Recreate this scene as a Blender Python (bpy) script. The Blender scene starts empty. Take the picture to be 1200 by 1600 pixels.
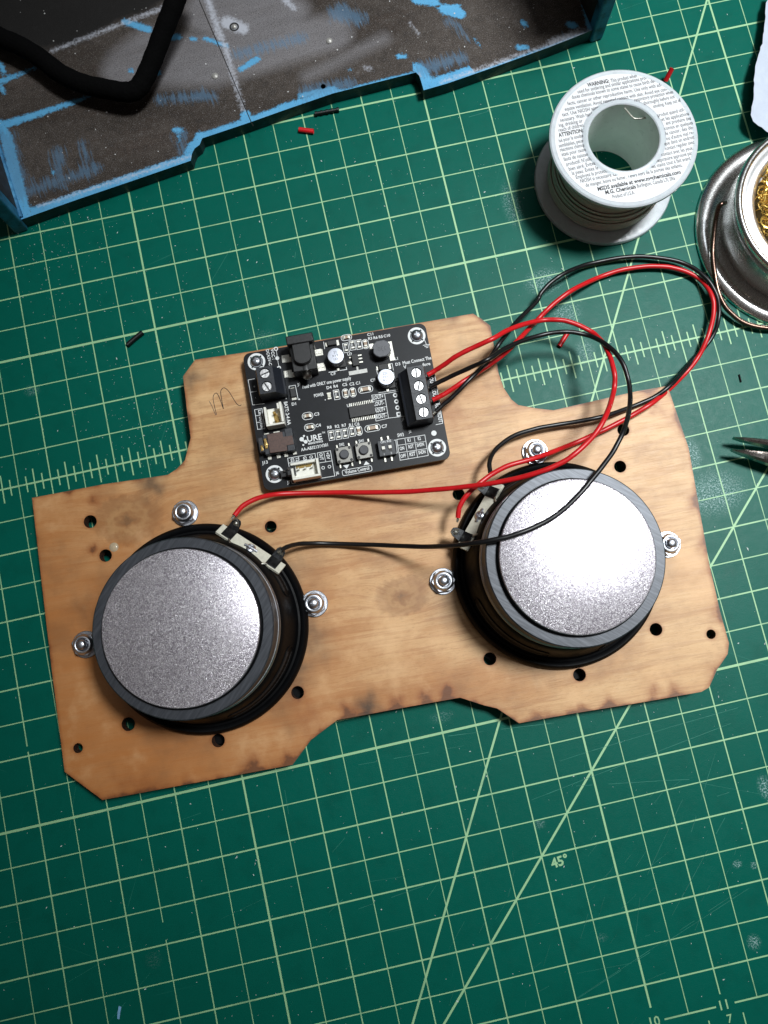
import bpy, math, random
import numpy as np
from mathutils import Vector, Matrix
from mathutils.geometry import delaunay_2d_cdt

sc = bpy.context.scene
MM = 0.001                      # every length below is in millimetres; the mat surface is z = 0
R = math.radians

# ------------------------------------------------------------------ camera, world, lamps
cam = bpy.data.cameras.new('camera'); co = bpy.data.objects.new('camera', cam)
sc.collection.objects.link(co); sc.camera = co
cam.sensor_fit = 'HORIZONTAL'; cam.sensor_width = 36.0; cam.lens = 39.107
cam.clip_start = 0.01; cam.clip_end = 20
co.matrix_world = Matrix(((0.9758645, 0.21687488, -0.02556862, -0.03681881),
                          (-0.2183397, 0.9668265, -0.13256806, 0.09394677),
                          (-0.00403027, 0.13495111, 0.99084406, 0.31986142),
                          (0, 0, 0, 1)))
W = bpy.data.worlds.new('World'); sc.world = W; W.use_nodes = True
wn, wl = W.node_tree.nodes, W.node_tree.links
bg = wn['Background']
tc = wn.new('ShaderNodeTexCoord'); sx = wn.new('ShaderNodeSeparateXYZ'); wr = wn.new('ShaderNodeValToRGB')
wl.new(tc.outputs['Generated'], sx.inputs[0]); wl.new(sx.outputs['Z'], wr.inputs[0])
wr.color_ramp.elements[0].position = 0.0; wr.color_ramp.elements[0].color = (.16, .11, .07, 1)
wr.color_ramp.elements[1].position = 1.0; wr.color_ramp.elements[1].color = (.60, .54, .50, 1)
wl.new(wr.outputs[0], bg.inputs[0]); bg.inputs[1].default_value = 0.15

def lamp(kind, name, loc, target, energy, color, **kw):
    l = bpy.data.lights.new(name, kind); l.energy = energy; l.color = color
    for k, v in kw.items(): setattr(l, k, v)
    o = bpy.data.objects.new(name, l); sc.collection.objects.link(o)
    o.location = Vector(loc) * MM
    o.rotation_euler = (Vector(target) - Vector(loc)).to_track_quat('-Z', 'Y').to_euler()
    return o
lamp('SPOT', 'desk_lamp', (575, 365, 1500), (175, 200, 0), 150, (.945, .985, 1.0),
     shadow_soft_size=.16, spot_size=R(32.5), spot_blend=1.0)
lamp('AREA', 'overhead_fill', (250, 700, 1500), (-50, 100, 0), 1.6, (.86, .94, 1.0), shape='RECTANGLE', size=.5, size_y=.5)  # weak overhead fill, added for soft light and metal reflections

vs = sc.view_settings
vs.view_transform = 'Standard'; vs.look = 'None'; vs.gamma = 1; vs.exposure = 0.0; vs.use_curve_mapping = False

# ------------------------------------------------------------------ node helper
class NT:
    def __init__(s, name):
        s.m = bpy.data.materials.new(name); s.m.use_nodes = True
        s.t = s.m.node_tree; s.b = s.t.nodes['Principled BSDF']
        s.co = None
    def set(s, **k):
        for n, v in k.items():
            i = s.b.inputs[n.replace('_', ' ')]
            if hasattr(v, 'is_linked'): s.t.links.new(v, i)
            else: i.default_value = v if not (isinstance(v, tuple) and len(v) == 3 and i.type == 'RGBA') else (*v, 1)
        return s
    def node(s, t): return s.t.nodes.new(t)
    def put(s, i, v):
        if hasattr(v, 'is_linked'): s.t.links.new(v, i)
        elif isinstance(v, tuple) and len(v) == 3 and i.type == 'RGBA': i.default_value = (*v, 1)
        else: i.default_value = v
    def obj(s):                 # object coordinates in millimetres
        if s.co is None:
            t = s.node('ShaderNodeTexCoord'); m = s.node('ShaderNodeVectorMath'); m.operation = 'SCALE'
            s.put(m.inputs[0], t.outputs['Object']); m.inputs['Scale'].default_value = 1000.0
            s.co = m.outputs[0]
        return s.co
    def xyz(s, v=None):
        n = s.node('ShaderNodeSeparateXYZ'); s.put(n.inputs[0], v or s.obj()); return n.outputs
    def comb(s, x, y, z=0.0):
        n = s.node('ShaderNodeCombineXYZ')
        for i, v in enumerate((x, y, z)): s.put(n.inputs[i], v)
        return n.outputs[0]
    def M(s, op, a, b=0.0, c=0.0, clamp=False):
        n = s.node('ShaderNodeMath'); n.operation = op; n.use_clamp = clamp
        s.put(n.inputs[0], a); s.put(n.inputs[1], b); s.put(n.inputs[2], c); return n.outputs[0]
    def scale(s, v, k):
        n = s.node('ShaderNodeVectorMath'); n.operation = 'MULTIPLY'
        s.put(n.inputs[0], v); n.inputs[1].default_value = k; return n.outputs[0]
    def vadd(s, a, b):
        n = s.node('ShaderNodeVectorMath'); n.operation = 'ADD'; s.put(n.inputs[0], a); s.put(n.inputs[1], b); return n.outputs[0]
    def noise(s, v=None, sc=1.0, det=4.0, ro=.55, dist=0.0, col=False):
        n = s.node('ShaderNodeTexNoise'); s.put(n.inputs['Vector'], v or s.obj())
        n.inputs['Scale'].default_value = sc; n.inputs['Detail'].default_value = det
        n.inputs['Roughness'].default_value = ro; n.inputs['Distortion'].default_value = dist
        return n.outputs['Color' if col else 'Fac']
    def voro(s, v=None, sc=1.0, out='Distance', feat='F1', rnd=1.0):
        n = s.node('ShaderNodeTexVoronoi'); n.feature = feat; s.put(n.inputs['Vector'], v or s.obj())
        n.inputs['Scale'].default_value = sc; n.inputs['Randomness'].default_value = rnd; return n.outputs[out]
    def ramp(s, f, stops, interp='LINEAR'):
        n = s.node('ShaderNodeValToRGB'); s.put(n.inputs[0], f); r = n.color_ramp; r.interpolation = interp
        while len(r.elements) < len(stops): r.elements.new(.5)
        for e, (p, c) in zip(r.elements, stops):
            e.position = p; e.color = (c, c, c, 1) if not isinstance(c, tuple) else (*c, 1)
        return n.outputs[0]
    def step(s, f, a, b):       # smooth step
        n = s.node('ShaderNodeMapRange'); n.interpolation_type = 'SMOOTHSTEP'
        s.put(n.inputs[0], f); n.inputs[1].default_value = a; n.inputs[2].default_value = b; return n.outputs[0]
    def mix(s, f, a, b, mode='MIX'):
        n = s.node('ShaderNodeMix'); n.data_type = 'RGBA'; n.blend_type = mode
        s.put(n.inputs[0], f); s.put(n.inputs[6], a); s.put(n.inputs[7], b); return n.outputs[2]
    def attr(s, name):
        n = s.node('ShaderNodeAttribute'); n.attribute_name = name; return n.outputs['Fac']
    def bump(s, h, dist, strength=1.0):
        n = s.node('ShaderNodeBump'); s.put(n.inputs['Height'], h)
        n.inputs['Distance'].default_value = dist * MM; n.inputs['Strength'].default_value = strength
        s.t.links.new(n.outputs[0], s.b.inputs['Normal']); return s

def srgb(*c): return tuple((x / 255 / 12.92) if x / 255 <= .04045 else ((x / 255 + .055) / 1.055) ** 2.4 for x in c)

def pbr(name, col, rough=.5, metal=0.0, var=.12, sc=.8, bump=0.0, bsc=3.0, rvar=.1, spec=.5, **kw):
    n = NT(name); f = n.noise(sc=sc, det=5)
    lo = tuple(c * (1 - var) for c in col); hi = tuple(min(1, c * (1 + var)) for c in col)
    n.set(Base_Color=n.ramp(f, [(.3, lo), (.7, hi)]), Metallic=metal, Specular_IOR_Level=spec,
          Roughness=n.ramp(n.noise(sc=sc * 2.3, det=4), [(.3, max(0, rough - rvar)), (.7, min(1, rough + rvar))]))
    if bump: n.bump(n.noise(sc=bsc, det=4), bump)
    for k, v in kw.items(): n.set(**{k: v})
    return n.m

# ------------------------------------------------------------------ mesh helper (mm)
class MB:
    def __init__(s): s.v = []; s.f = []; s.m = []
    def add(s, v, f, T=None, mi=0):
        o = len(s.v)
        if T is not None: v = [tuple(T @ Vector(p)) for p in v]
        s.v += [tuple(p) for p in v]; s.f += [tuple(i + o for i in q) for q in f]; s.m += [mi] * len(f); return s
    def box(s, x0, x1, y0, y1, z0, z1, T=None, mi=0):
        v = [(x, y, z) for z in (z0, z1) for y in (y0, y1) for x in (x0, x1)]
        return s.add(v, [(0, 2, 3, 1), (4, 5, 7, 6), (0, 1, 5, 4), (2, 6, 7, 3), (0, 4, 6, 2), (1, 3, 7, 5)], T, mi)
    def prism(s, pts, z0, z1, T=None, mi=0):
        a = sum(pts[i][0] * pts[(i + 1) % len(pts)][1] - pts[(i + 1) % len(pts)][0] * pts[i][1] for i in range(len(pts)))
        if a < 0: pts = pts[::-1]
        n = len(pts); v = [(x, y, z0) for x, y in pts] + [(x, y, z1) for x, y in pts]
        f = [tuple(range(n - 1, -1, -1)), tuple(range(n, 2 * n))] + [(i, (i + 1) % n, n + (i + 1) % n, n + i) for i in range(n)]
        return s.add(v, f, T, mi)
    def lathe(s, prof, n=48, T=None, cx=0, cy=0, mi=0, skip=None, a0=0.0):
        v = []; f = []; k = len(prof)
        for i in range(n):
            a = a0 + 2 * math.pi * i / n
            v += [(cx + r * math.cos(a), cy + r * math.sin(a), z) for r, z in prof]
        for i in range(n):
            j = (i + 1) % n
            for q in range(k - 1):
                if skip and skip(i, q): continue
                f.append((i * k + q, i * k + q + 1, j * k + q + 1, j * k + q))
        return s.add(v, f, T, mi)
    def cyl(s, cx, cy, r, z0, z1, n=24, T=None, mi=0, bev=0.0):
        b = min(bev, r * .4)
        p = [(0, z0), (r, z0), (r, z1 - b), (r - b, z1), (0, z1)] if b else [(0, z0), (r, z0), (r, z1), (0, z1)]
        # closed caps as n-gons
        rr = p[1:-1]; v = []; k = len(rr)
        for i in range(n):
            a = 2 * math.pi * i / n; v += [(cx + q * math.cos(a), cy + q * math.sin(a), z) for q, z in rr]
        f = [tuple(i * k for i in range(n - 1, -1, -1)), tuple(i * k + k - 1 for i in range(n))]
        for i in range(n):
            j = (i + 1) % n
            for q in range(k - 1): f.append((i * k + q, j * k + q, j * k + q + 1, i * k + q + 1))
        return s.add(v, f, T, mi)
    def tube(s, pts, r, n=10, T=None, mi=0, cap=True):
        P = [Vector(p) for p in pts]; N = len(P); rad = r if callable(r) else (lambda i: r)
        t = [(P[min(i + 1, N - 1)] - P[max(i - 1, 0)]).normalized() for i in range(N)]
        u = t[0].orthogonal().normalized(); v = []
        for i in range(N):
            u = (u - t[i] * u.dot(t[i])).normalized(); w = t[i].cross(u)
            for k in range(n):
                a = 2 * math.pi * k / n; v.append(P[i] + (u * math.cos(a) + w * math.sin(a)) * rad(i))
        f = [(i * n + k, i * n + (k + 1) % n, (i + 1) * n + (k + 1) % n, (i + 1) * n + k) for i in range(N - 1) for k in range(n)]
        if cap: f += [tuple(range(n - 1, -1, -1)), tuple((N - 1) * n + k for k in range(n))]
        return s.add(v, f, T, mi)
    def strip(s, a, b, w, z, T=None, mi=0):
        a = Vector(a[:2]); b = Vector(b[:2]); d = (b - a).normalized() * (w / 2); n = Vector((-d.y, d.x))
        q = [a - n, b - n, b + n, a + n]
        return s.add([(p.x, p.y, z) for p in q], [(0, 1, 2, 3)], T, mi)
    def poly(s, pts, w, z, closed=False, T=None):
        P = list(pts) + ([pts[0]] if closed else [])
        for k, (a, b) in enumerate(zip(P, P[1:])):
            d = (Vector(b[:2]) - Vector(a[:2])).normalized() * w * .49
            s.strip(Vector(a[:2]) - d, Vector(b[:2]) + d, w, z + k * .0008, T)
        return s
    def ring(s, cx, cy, r0, r1, z, n=28, a0=0, a1=360, T=None):
        v = []; f = []
        for i in range(n + 1):
            a = R(a0 + (a1 - a0) * i / n); v += [(cx + q * math.cos(a), cy + q * math.sin(a), z) for q in (r0, r1)]
        f = [(2 * i, 2 * i + 1, 2 * i + 3, 2 * i + 2) for i in range(n)]
        return s.add(v, f, T)
    def disc(s, cx, cy, r, z, n=24, T=None):
        return s.add([(cx + r * math.cos(2 * math.pi * i / n), cy + r * math.sin(2 * math.pi * i / n), z) for i in range(n)], [tuple(range(n))], T)
    def text(s, txt, x, y, size, z, rot=0.0, width=None, bold=0.0, align='LEFT', T=None, flat=True):
        c = bpy.data.curves.new('t', 'FONT'); c.body = txt; c.size = 1.0; c.resolution_u = 2; c.fill_mode = 'FRONT'
        c.offset = bold
        o = bpy.data.objects.new('t', c); sc.collection.objects.link(o)
        bpy.context.view_layer.update()
        me = bpy.data.meshes.new_from_object(o.evaluated_get(bpy.context.evaluated_depsgraph_get()))
        V = [v.co.copy() for v in me.vertices]; F = [tuple(p.vertices) for p in me.polygons]
        bpy.data.objects.remove(o); bpy.data.curves.remove(c); bpy.data.meshes.remove(me)
        if not V: return s
        x0 = min(v.x for v in V); x1 = max(v.x for v in V); sy = size / .72; sxx = sy if width is None else width / (x1 - x0)
        w = (x1 - x0) * sxx; ox = {'LEFT': 0, 'CENTER': -w / 2, 'RIGHT': -w}[align]
        ca, sa = math.cos(rot), math.sin(rot)
        vv = []
        for v in V:
            px, py = (v.x - x0) * sxx + ox, v.y * sy
            vv.append((x + px * ca - py * sa, y + px * sa + py * ca, z))
        return s.add(vv, F, T)
    def build(s, name, mat, parent=None, smooth=35, bev=0.0, seg=2, origin=None):
        if parent is not None: ori = Vector((0, 0, 0))
        else: ori = Vector(origin or (0, 0, 0))
        me = bpy.data.meshes.new(name)
        me.from_pydata([tuple((Vector(p) - ori) * MM) for p in s.v], [], s.f)
        for m in (mat if isinstance(mat, (list, tuple)) else [mat]): me.materials.append(m)
        if any(s.m): me.polygons.foreach_set('material_index', s.m)
        if smooth:
            me.polygons.foreach_set('use_smooth', [True] * len(me.polygons)); me.set_sharp_from_angle(angle=R(smooth))
        me.update()
        o = bpy.data.objects.new(name, me); sc.collection.objects.link(o); o.location = ori * MM
        if parent is not None: o.parent = parent
        if bev:
            b = o.modifiers.new('bevel', 'BEVEL'); b.width = bev * MM; b.segments = seg; b.limit_method = 'ANGLE'; b.angle_limit = R(40)
        return o

def tag(o, label=None, cat=None, group=None, kind=None):
    for k, v in (('label', label), ('category', cat), ('group', group), ('kind', kind)):
        if v: o[k] = v
    return o
def thing(name, label, cat, loc=(0, 0, 0), rz=0.0, group=None):
    o = bpy.data.objects.new(name, None); sc.collection.objects.link(o); o.empty_display_size = .005
    o.location = Vector(loc) * MM; o.rotation_euler = (0, 0, rz)
    return tag(o, label, cat, group)
def children(o): return [c for c in bpy.data.objects if c.parent == o]
def copy_tree(o, parent=None):
    c = o.copy(); sc.collection.objects.link(c)
    if parent is not None: c.parent = parent
    for ch in children(o): copy_tree(ch, c)
    return c
def spline(pts, n=8):           # centripetal-ish Catmull-Rom
    P = [Vector(p) for p in pts]; P = [P[0] * 2 - P[1]] + P + [P[-1] * 2 - P[-2]]; out = []
    for i in range(1, len(P) - 2):
        for k in range(n):
            t = k / n; a, b, c, d = P[i - 1:i + 3]
            out.append(.5 * ((2 * b) + (c - a) * t + (2 * a - 5 * b + 4 * c - d) * t * t + (3 * b - a - 3 * c + d) * t ** 3))
    out.append(P[-2]); return out
def seg_dist(X, Y, a, b):
    ax, ay, bx, by = a[0], a[1], b[0], b[1]; dx, dy = bx - ax, by - ay; L = dx * dx + dy * dy + 1e-9
    t = np.clip(((X - ax) * dx + (Y - ay) * dy) / L, 0, 1); return np.hypot(X - ax - t * dx, Y - ay - t * dy), t
def inside(X, Y, poly):
    r = np.zeros(X.shape, bool); n = len(poly)
    for i in range(n):
        x0, y0 = poly[i][:2]; x1, y1 = poly[(i + 1) % n][:2]
        if y0 == y1: continue
        c = ((y0 > Y) != (y1 > Y)) & (X < (x1 - x0) * (Y - y0) / (y1 - y0) + x0); r ^= c
    return r
def resample(poly, step):
    out = []
    for i in range(len(poly)):
        a = Vector(poly[i][:2]); b = Vector(poly[(i + 1) % len(poly)][:2]); k = max(1, int((b - a).length / step))
        out += [tuple(a.lerp(b, j / k)) for j in range(k)]
    return out
def slab(outline, holes, z0, z1, step, jitter=.25):
    """dense plate: outline + round holes, top surface finely triangulated so that it can carry wear attributes"""
    out = resample(outline, step); loops = [out]
    for (hx, hy, hr) in holes: loops.append([(hx + hr * math.cos(2 * math.pi * k / 26), hy + hr * math.sin(2 * math.pi * k / 26)) for k in range(26)])
    verts = [Vector(p) for l in loops for p in l]; edges = []; o = 0
    for l in loops: edges += [(o + k, o + (k + 1) % len(l)) for k in range(len(l))]; o += len(l)
    nb = len(verts)
    xs = [p[0] for p in out]; ys = [p[1] for p in out]
    gx, gy = np.meshgrid(np.arange(min(xs), max(xs), step), np.arange(min(ys), max(ys), step))
    gx = gx.ravel(); gy = gy.ravel(); ok = inside(gx, gy, out)
    for i in range(len(out)):
        d, _ = seg_dist(gx, gy, out[i], out[(i + 1) % len(out)]); ok &= d > step * .55
    for (hx, hy, hr) in holes: ok &= np.hypot(gx - hx, gy - hy) > hr + step * .4
    verts += [Vector((x, y)) for x, y in zip(gx[ok], gy[ok])]
    V, E, F, *_ = delaunay_2d_cdt(verts, edges, [], 0, 1e-6)
    V = [tuple(v) for v in V]; keep = []
    C = np.array([[sum(V[i][0] for i in f) / 3, sum(V[i][1] for i in f) / 3] for f in F])
    ok = inside(C[:, 0], C[:, 1], out)
    for (hx, hy, hr) in holes: ok &= np.hypot(C[:, 0] - hx, C[:, 1] - hy) > hr * .985
    F = [f for f, k in zip(F, ok) if k]
    mb = MB(); n = len(V)
    mb.add([(x, y, z1) for x, y in V], F)
    cnt = {}
    for f in F:
        for a, b in zip(f, f[1:] + f[:1] if isinstance(f, list) else tuple(f[1:]) + (f[0],)): cnt[(a, b)] = 1
    bd = [(a, b) for (a, b) in cnt if (b, a) not in cnt]
    mb.add([(V[a][0], V[a][1], z) for a, b in bd for z in (z1, z0)] + [(V[b][0], V[b][1], z) for a, b in bd for z in (z1, z0)],
           [(2 * k, 2 * k + 1, 2 * (len(bd) + k) + 1, 2 * (len(bd) + k)) for k in range(len(bd))], mi=1)
    mb.add([(x, y, z0) for x, y in V], [tuple(reversed(f)) for f in F], mi=1)
    return mb, np.array(V), n
def set_attr(o, name, arr):
    a = o.data.attributes.new(name, 'FLOAT', 'POINT'); full = np.zeros(len(o.data.vertices), np.float32); full[:len(arr)] = arr
    a.data.foreach_set('value', full)
random.seed(7); rng = np.random.default_rng(7)

# ------------------------------------------------------------------ materials
def mat_metal(name, col, rough, bump=0.0, bsc=4.0): return pbr(name, col, rough, 1.0, .08, 1.2, bump, bsc, .07)
zinc = mat_metal('zinc_plated_steel', (.56, .58, .63), .36, .02, 2.0)
chrome = mat_metal('bright_nickel', (.72, .72, .72), .12)
tinned = mat_metal('tinned_lead', (.50, .49, .44), .42, .05, 3.0)
gold = mat_metal('gold_contact', (.80, .55, .20), .25)
blk_plastic = pbr('black_moulded_plastic', (.012, .012, .013), .38, var=.2, bump=.01, bsc=9)
blk_gloss = pbr('black_lacquered_steel', (.0026, .0028, .0034), .5, var=.2, sc=.2, bump=.012, bsc=.35, rvar=.06, spec=.10)
ic_black = pbr('chip_epoxy', (.014, .014, .015), .55, var=.15, sc=2)
white_plastic = pbr('white_nylon', (.78, .77, .70), .45, var=.06, Subsurface_Weight=.15, Subsurface_Radius=(.0006, .0006, .0005))
silk = pbr('white_legend_ink', (.74, .76, .76), .6, var=.06, sc=4)
grey_ink = pbr('grey_ink', (.16, .16, .17), .6)
ceramic = pbr('tan_ceramic', (.36, .26, .18), .45, var=.15, sc=3)
res_black = pbr('resistor_body', (.03, .03, .035), .5)
brown_cover = pbr('brown_shield', (.085, .045, .035), .5, var=.25, sc=1.2)

def mat_mat():
    n = NT('green_cutting_mat'); x, y, z = n.xyz()
    big = n.noise(sc=.012, det=3); mid = n.noise(sc=.12, det=5); fine = n.noise(sc=2.5, det=3)
    c = n.mix(big, srgb(0, 84, 70), srgb(0, 95, 82))
    c = n.mix(n.step(mid, .45, .75), c, srgb(0, 85, 72))
    c = n.mix(n.M('MULTIPLY', n.step(fine, .64, .8), .12), c, srgb(50, 135, 115))
    # pale hair-line knife scuffs in several directions
    sc = None
    for k, (ang, w) in enumerate(((.25, .5), (-.55, .4), (1.1, .35), (.02, .45))):
        ca, sa = math.cos(ang), math.sin(ang)
        u = n.M('ADD', n.M('MULTIPLY', x, ca), n.M('MULTIPLY', y, sa)); v = n.M('SUBTRACT', n.M('MULTIPLY', y, ca), n.M('MULTIPLY', x, sa))
        s = n.noise(n.comb(n.M('MULTIPLY', u, .012), n.M('MULTIPLY', v, 1.1), 7.3 * k), 1.0, 2)
        gate = n.step(n.noise(n.comb(n.M('MULTIPLY', u, .03), n.M('MULTIPLY', v, .05), 3.1 * k), 1.0, 3), .50, .66)
        s = n.M('MULTIPLY', n.M('MULTIPLY', n.step(s, .735, .78), gate), w)
        sc = s if sc is None else n.M('MAXIMUM', sc, s)
    c = n.mix(n.M('MULTIPLY', sc, .6), c, srgb(80, 160, 140))
    # chalky residue patches
    ch = None
    for (px, py, rx, ry, k) in CHALK:
        d = n.M('SQRT', n.M('ADD', n.M('POWER', n.M('DIVIDE', n.M('SUBTRACT', x, px), rx), 2.0), n.M('POWER', n.M('DIVIDE', n.M('SUBTRACT', y, py), ry), 2.0)))
        q = n.M('MULTIPLY', n.step(d, 1.0, .25), k)
        ch = q if ch is None else n.M('MAXIMUM', ch, q)
    grit = n.step(n.noise(sc=1.6, det=5, ro=.75), .46, .66)
    c = n.mix(n.M('MULTIPLY', ch, grit), c, srgb(176, 205, 205))
    n.set(Base_Color=c, Roughness=n.ramp(n.noise(sc=.35, det=5), [(.3, .31), (.7, .38)]), Specular_IOR_Level=.115)
    h = n.M('ADD', n.noise(sc=3.2, det=2), n.M('MULTIPLY', n.noise(sc=.7, det=2), .5))
    return n.bump(h, .055).m
CHALK = [(*(97.71, 116.11), 16, 11, .85), (*(93.30, 132.64), 5, 9, .8), (*(86.37, 5.74), 3.4, 5.5, .9), (*(67.51, -45.37), 3.2, 3.4, .95),
         (*(69.03, -18.15), 2.2, 1.8, .95), (*(74.83, -19.90), 1.6, 1.9, .8), (*(54.55, 213.83), 10, 7, .7), (*(60.01, 198.86), 8, 7, .65), (*(63.51, 181.77), 5, 7, .5),
         (*(49.84, 248.51), 5, 13, .55), (*(-24.42, 56.52), 6, 3, .25), (*(-153.80, 214.57), 4, 3, .4), (*(-60.67, 215.15), 8, 5, .18), (*(-145.34, -4.32), 4, 4, .12),
         (*(1.94, 11.05), 3.0, 2.2, .5), (*(14.28, -31.98), 3, 2, .2)]
def mat_lines():
    n = NT('printed_grid_ink')
    w = n.M('MULTIPLY', n.step(n.noise(sc=2.0, det=5, ro=.8), .56, .68), .6); w2 = n.M('MULTIPLY', n.step(n.noise(sc=.10, det=3), .52, .75), .35)
    c = n.mix(n.M('MAXIMUM', w, w2), srgb(152, 198, 148), srgb(20, 100, 84))
    n.set(Base_Color=c, Roughness=.5); return n.bump(n.noise(sc=3.2, det=2), .03).m
def mat_wood():
    n = NT('birch_plywood'); x, y, z = n.xyz()
    yy = y
    for (kx, ky, r, amp) in KNOTS:
        d2 = n.M('ADD', n.M('POWER', n.M('DIVIDE', n.M('SUBTRACT', x, kx), r * 1.7), 2.0), n.M('POWER', n.M('DIVIDE', n.M('SUBTRACT', y, ky), r), 2.0))
        g = n.M('POWER', 2.718, n.M('MULTIPLY', d2, -1.0))
        yy = n.M('ADD', yy, n.M('MULTIPLY', g, amp))
    wv = n.comb(n.M('MULTIPLY', x, .010), n.M('MULTIPLY', yy, .085), 0.0)
    g1 = n.noise(wv, 1.0, 6, .6, .35)
    g2 = n.noise(n.comb(n.M('MULTIPLY', x, .035), n.M('MULTIPLY', yy, .45), 4.0), 1.0, 4, .6, .5)
    fib = n.noise(n.comb(n.M('MULTIPLY', x, .12), n.M('MULTIPLY', yy, 2.6), 1.0), 1.0, 6, .7)
    patch = n.noise(n.comb(n.M('MULTIPLY', x, .022), n.M('MULTIPLY', y, .035), 9.0), 1.0, 4)
    c = n.ramp(g1, [(.28, srgb(164, 115, 68)), (.44, srgb(200, 155, 104)), (.56, srgb(211, 170, 120)), (.72, srgb(187, 138, 87))])
    c = n.mix(n.M('MULTIPLY', n.step(g2, .50, .60), .38), c, srgb(155, 100, 55))
    c = n.mix(n.M('MULTIPLY', n.step(fib, .52, .66), .40), c, srgb(154, 107, 60))
    c = n.mix(n.M('MULTIPLY', n.step(fib, .42, .25), .10), c, srgb(230, 193, 149))
    c = n.mix(n.M('MULTIPLY', n.step(patch, .45, .68), .55), c, srgb(174, 116, 61))
    patch2 = n.noise(n.comb(n.M('MULTIPLY', x, .05), n.M('MULTIPLY', y, .09), 2.0), 1.0, 5, .65)
    c = n.mix(n.M('MULTIPLY', n.step(patch2, .52, .70), .30), c, srgb(145, 100, 58)); c = n.mix(n.M('MULTIPLY', n.step(patch2, .46, .30), .30), c, srgb(218, 184, 137))
    pores = n.noise(n.comb(n.M('MULTIPLY', x, .55), n.M('MULTIPLY', y, 3.2), 5.0), 1.0, 3); c = n.mix(n.M('MULTIPLY', n.step(pores, .57, .66), .28), c, srgb(123, 81, 42))
    # warmer, darker tone towards the left end of the sheet
    sx = n.M('ADD', n.M('ADD', x, n.M('MULTIPLY', y, .9)), n.M('MULTIPLY', n.M('SUBTRACT', n.noise(sc=.03, det=4), .5), 90.0))
    c = n.mix(n.M('MULTIPLY', n.step(sx, 200.0, 20.0), .66), c, srgb(191, 122, 59), 'MIX')
    c = n.mix(n.M('MULTIPLY', n.step(sx, 190.0, 10.0), .35), c, n.mix(g2, srgb(130, 67, 20), srgb(201, 120, 50)))
    c = n.mix(n.M('MULTIPLY', n.step(x, 150.0, 240.0), .30), c, srgb(223, 185, 138))
    for (kx, ky, r, amp) in KNOTS:
        jx = n.M('ADD', x, n.M('MULTIPLY', n.M('SUBTRACT', n.noise(sc=.35, det=3), .5), r * .7))
        jy = n.M('ADD', y, n.M('MULTIPLY', n.M('SUBTRACT', n.noise(n.vadd(n.obj(), (31.0, 7.0, 2.0)), .28, 4), .5), r * 1.1))
        d = n.M('SQRT', n.M('ADD', n.M('POWER', n.M('DIVIDE', n.M('SUBTRACT', jx, kx), r * 1.35), 2.0), n.M('POWER', n.M('DIVIDE', n.M('SUBTRACT', jy, ky), r), 2.0)))
        rings = n.M('ADD', n.M('MULTIPLY', n.M('SINE', n.M('ADD', n.M('MULTIPLY', d, 11.0), n.M('MULTIPLY', n.noise(sc=.5, det=5), 4.0))), .5), .5)
        kc = n.mix(rings, srgb(145, 99, 56), srgb(172, 129, 82))
        c = n.mix(n.M('MULTIPLY', n.step(d, 1.1, .6), n.M('ADD', .55, n.M('MULTIPLY', n.noise(sc=.35, det=4), .5))), c, kc)
        c = n.mix(n.M('MULTIPLY', n.step(n.M('ABSOLUTE', n.M('SUBTRACT', d, .95)), .26, .0), .34), c, srgb(127, 81, 39))
        c = n.mix(n.M('MULTIPLY', n.step(d, .30, .0), .65), c, srgb(90, 54, 25))
    sm = n.noise(n.vadd(n.obj(), (5.0, 50.0, 0.0)), .045, 5, .6)
    c = n.mix(n.M('MULTIPLY', n.step(sm, .48, .72), .42), c, srgb(132, 90, 54)); c = n.mix(n.M('MULTIPLY', n.step(sm, .48, .28), .45), c, srgb(232, 188, 137))
    nb = n.noise(sc=.30, det=5); nf = n.M('MULTIPLY', n.M('SUBTRACT', nb, .5), .9)
    b = n.attr('burn'); b = n.M('MULTIPLY', b, n.M('ADD', n.M('MULTIPLY', nb, 1.2), .4), clamp=True)
    c = n.mix(n.M('MULTIPLY', n.step(b, .0, .9), .78), c, srgb(145, 81, 32)); c = n.mix(n.M('MULTIPLY', n.step(b, .6, 1.2), .8), c, srgb(67, 35, 17))
    s = n.M('MULTIPLY', n.attr('smudge'), n.M('ADD', n.M('MULTIPLY', n.noise(sc=.22, det=5), .8), .45), clamp=True)
    c = n.mix(n.M('MULTIPLY', n.M('POWER', s, 1.2), .85), c, srgb(51, 40, 30))
    n.set(Base_Color=c, Roughness=n.ramp(fib, [(.3, .42), (.7, .56)]), Specular_IOR_Level=.5)
    return n.bump(n.M('ADD', fib, n.M('MULTIPLY', g2, .6)), .05).m
def mat_edge():
    n = NT('laser_charred_edge'); n.set(Base_Color=n.ramp(n.noise(sc=.6, det=5), [(.35, srgb(30, 18, 12)), (.7, srgb(92, 54, 30))]), Roughness=.7); return n.m
def mat_plate():
    n = NT('glittery_zinc_plate')
    v = n.voro(sc=5.2, out='Color'); sp = n.node('ShaderNodeSeparateXYZ'); n.put(sp.inputs[0], v)
    c = n.ramp(sp.outputs[0], [(0.0, (.14, .12, .15)), (.5, (.35, .31, .37)), (.80, (1, .97, 1))])
    v2 = n.voro(sc=1.6, out='Color'); sp2 = n.node('ShaderNodeSeparateXYZ'); n.put(sp2.inputs[0], v2)
    c = n.mix(.25, c, n.ramp(sp2.outputs[0], [(0.0, (.22, .2, .22)), (1.0, (.8, .78, .82))]))
    n.set(Base_Color=c, Metallic=.68, Roughness=n.ramp(sp.outputs[1], [(0.0, .24), (1.0, .37)]))
    return n.bump(n.M('ADD', n.M('MULTIPLY', sp.outputs[2], .6), n.noise(sc=3.0, det=3)), .045).m
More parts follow.
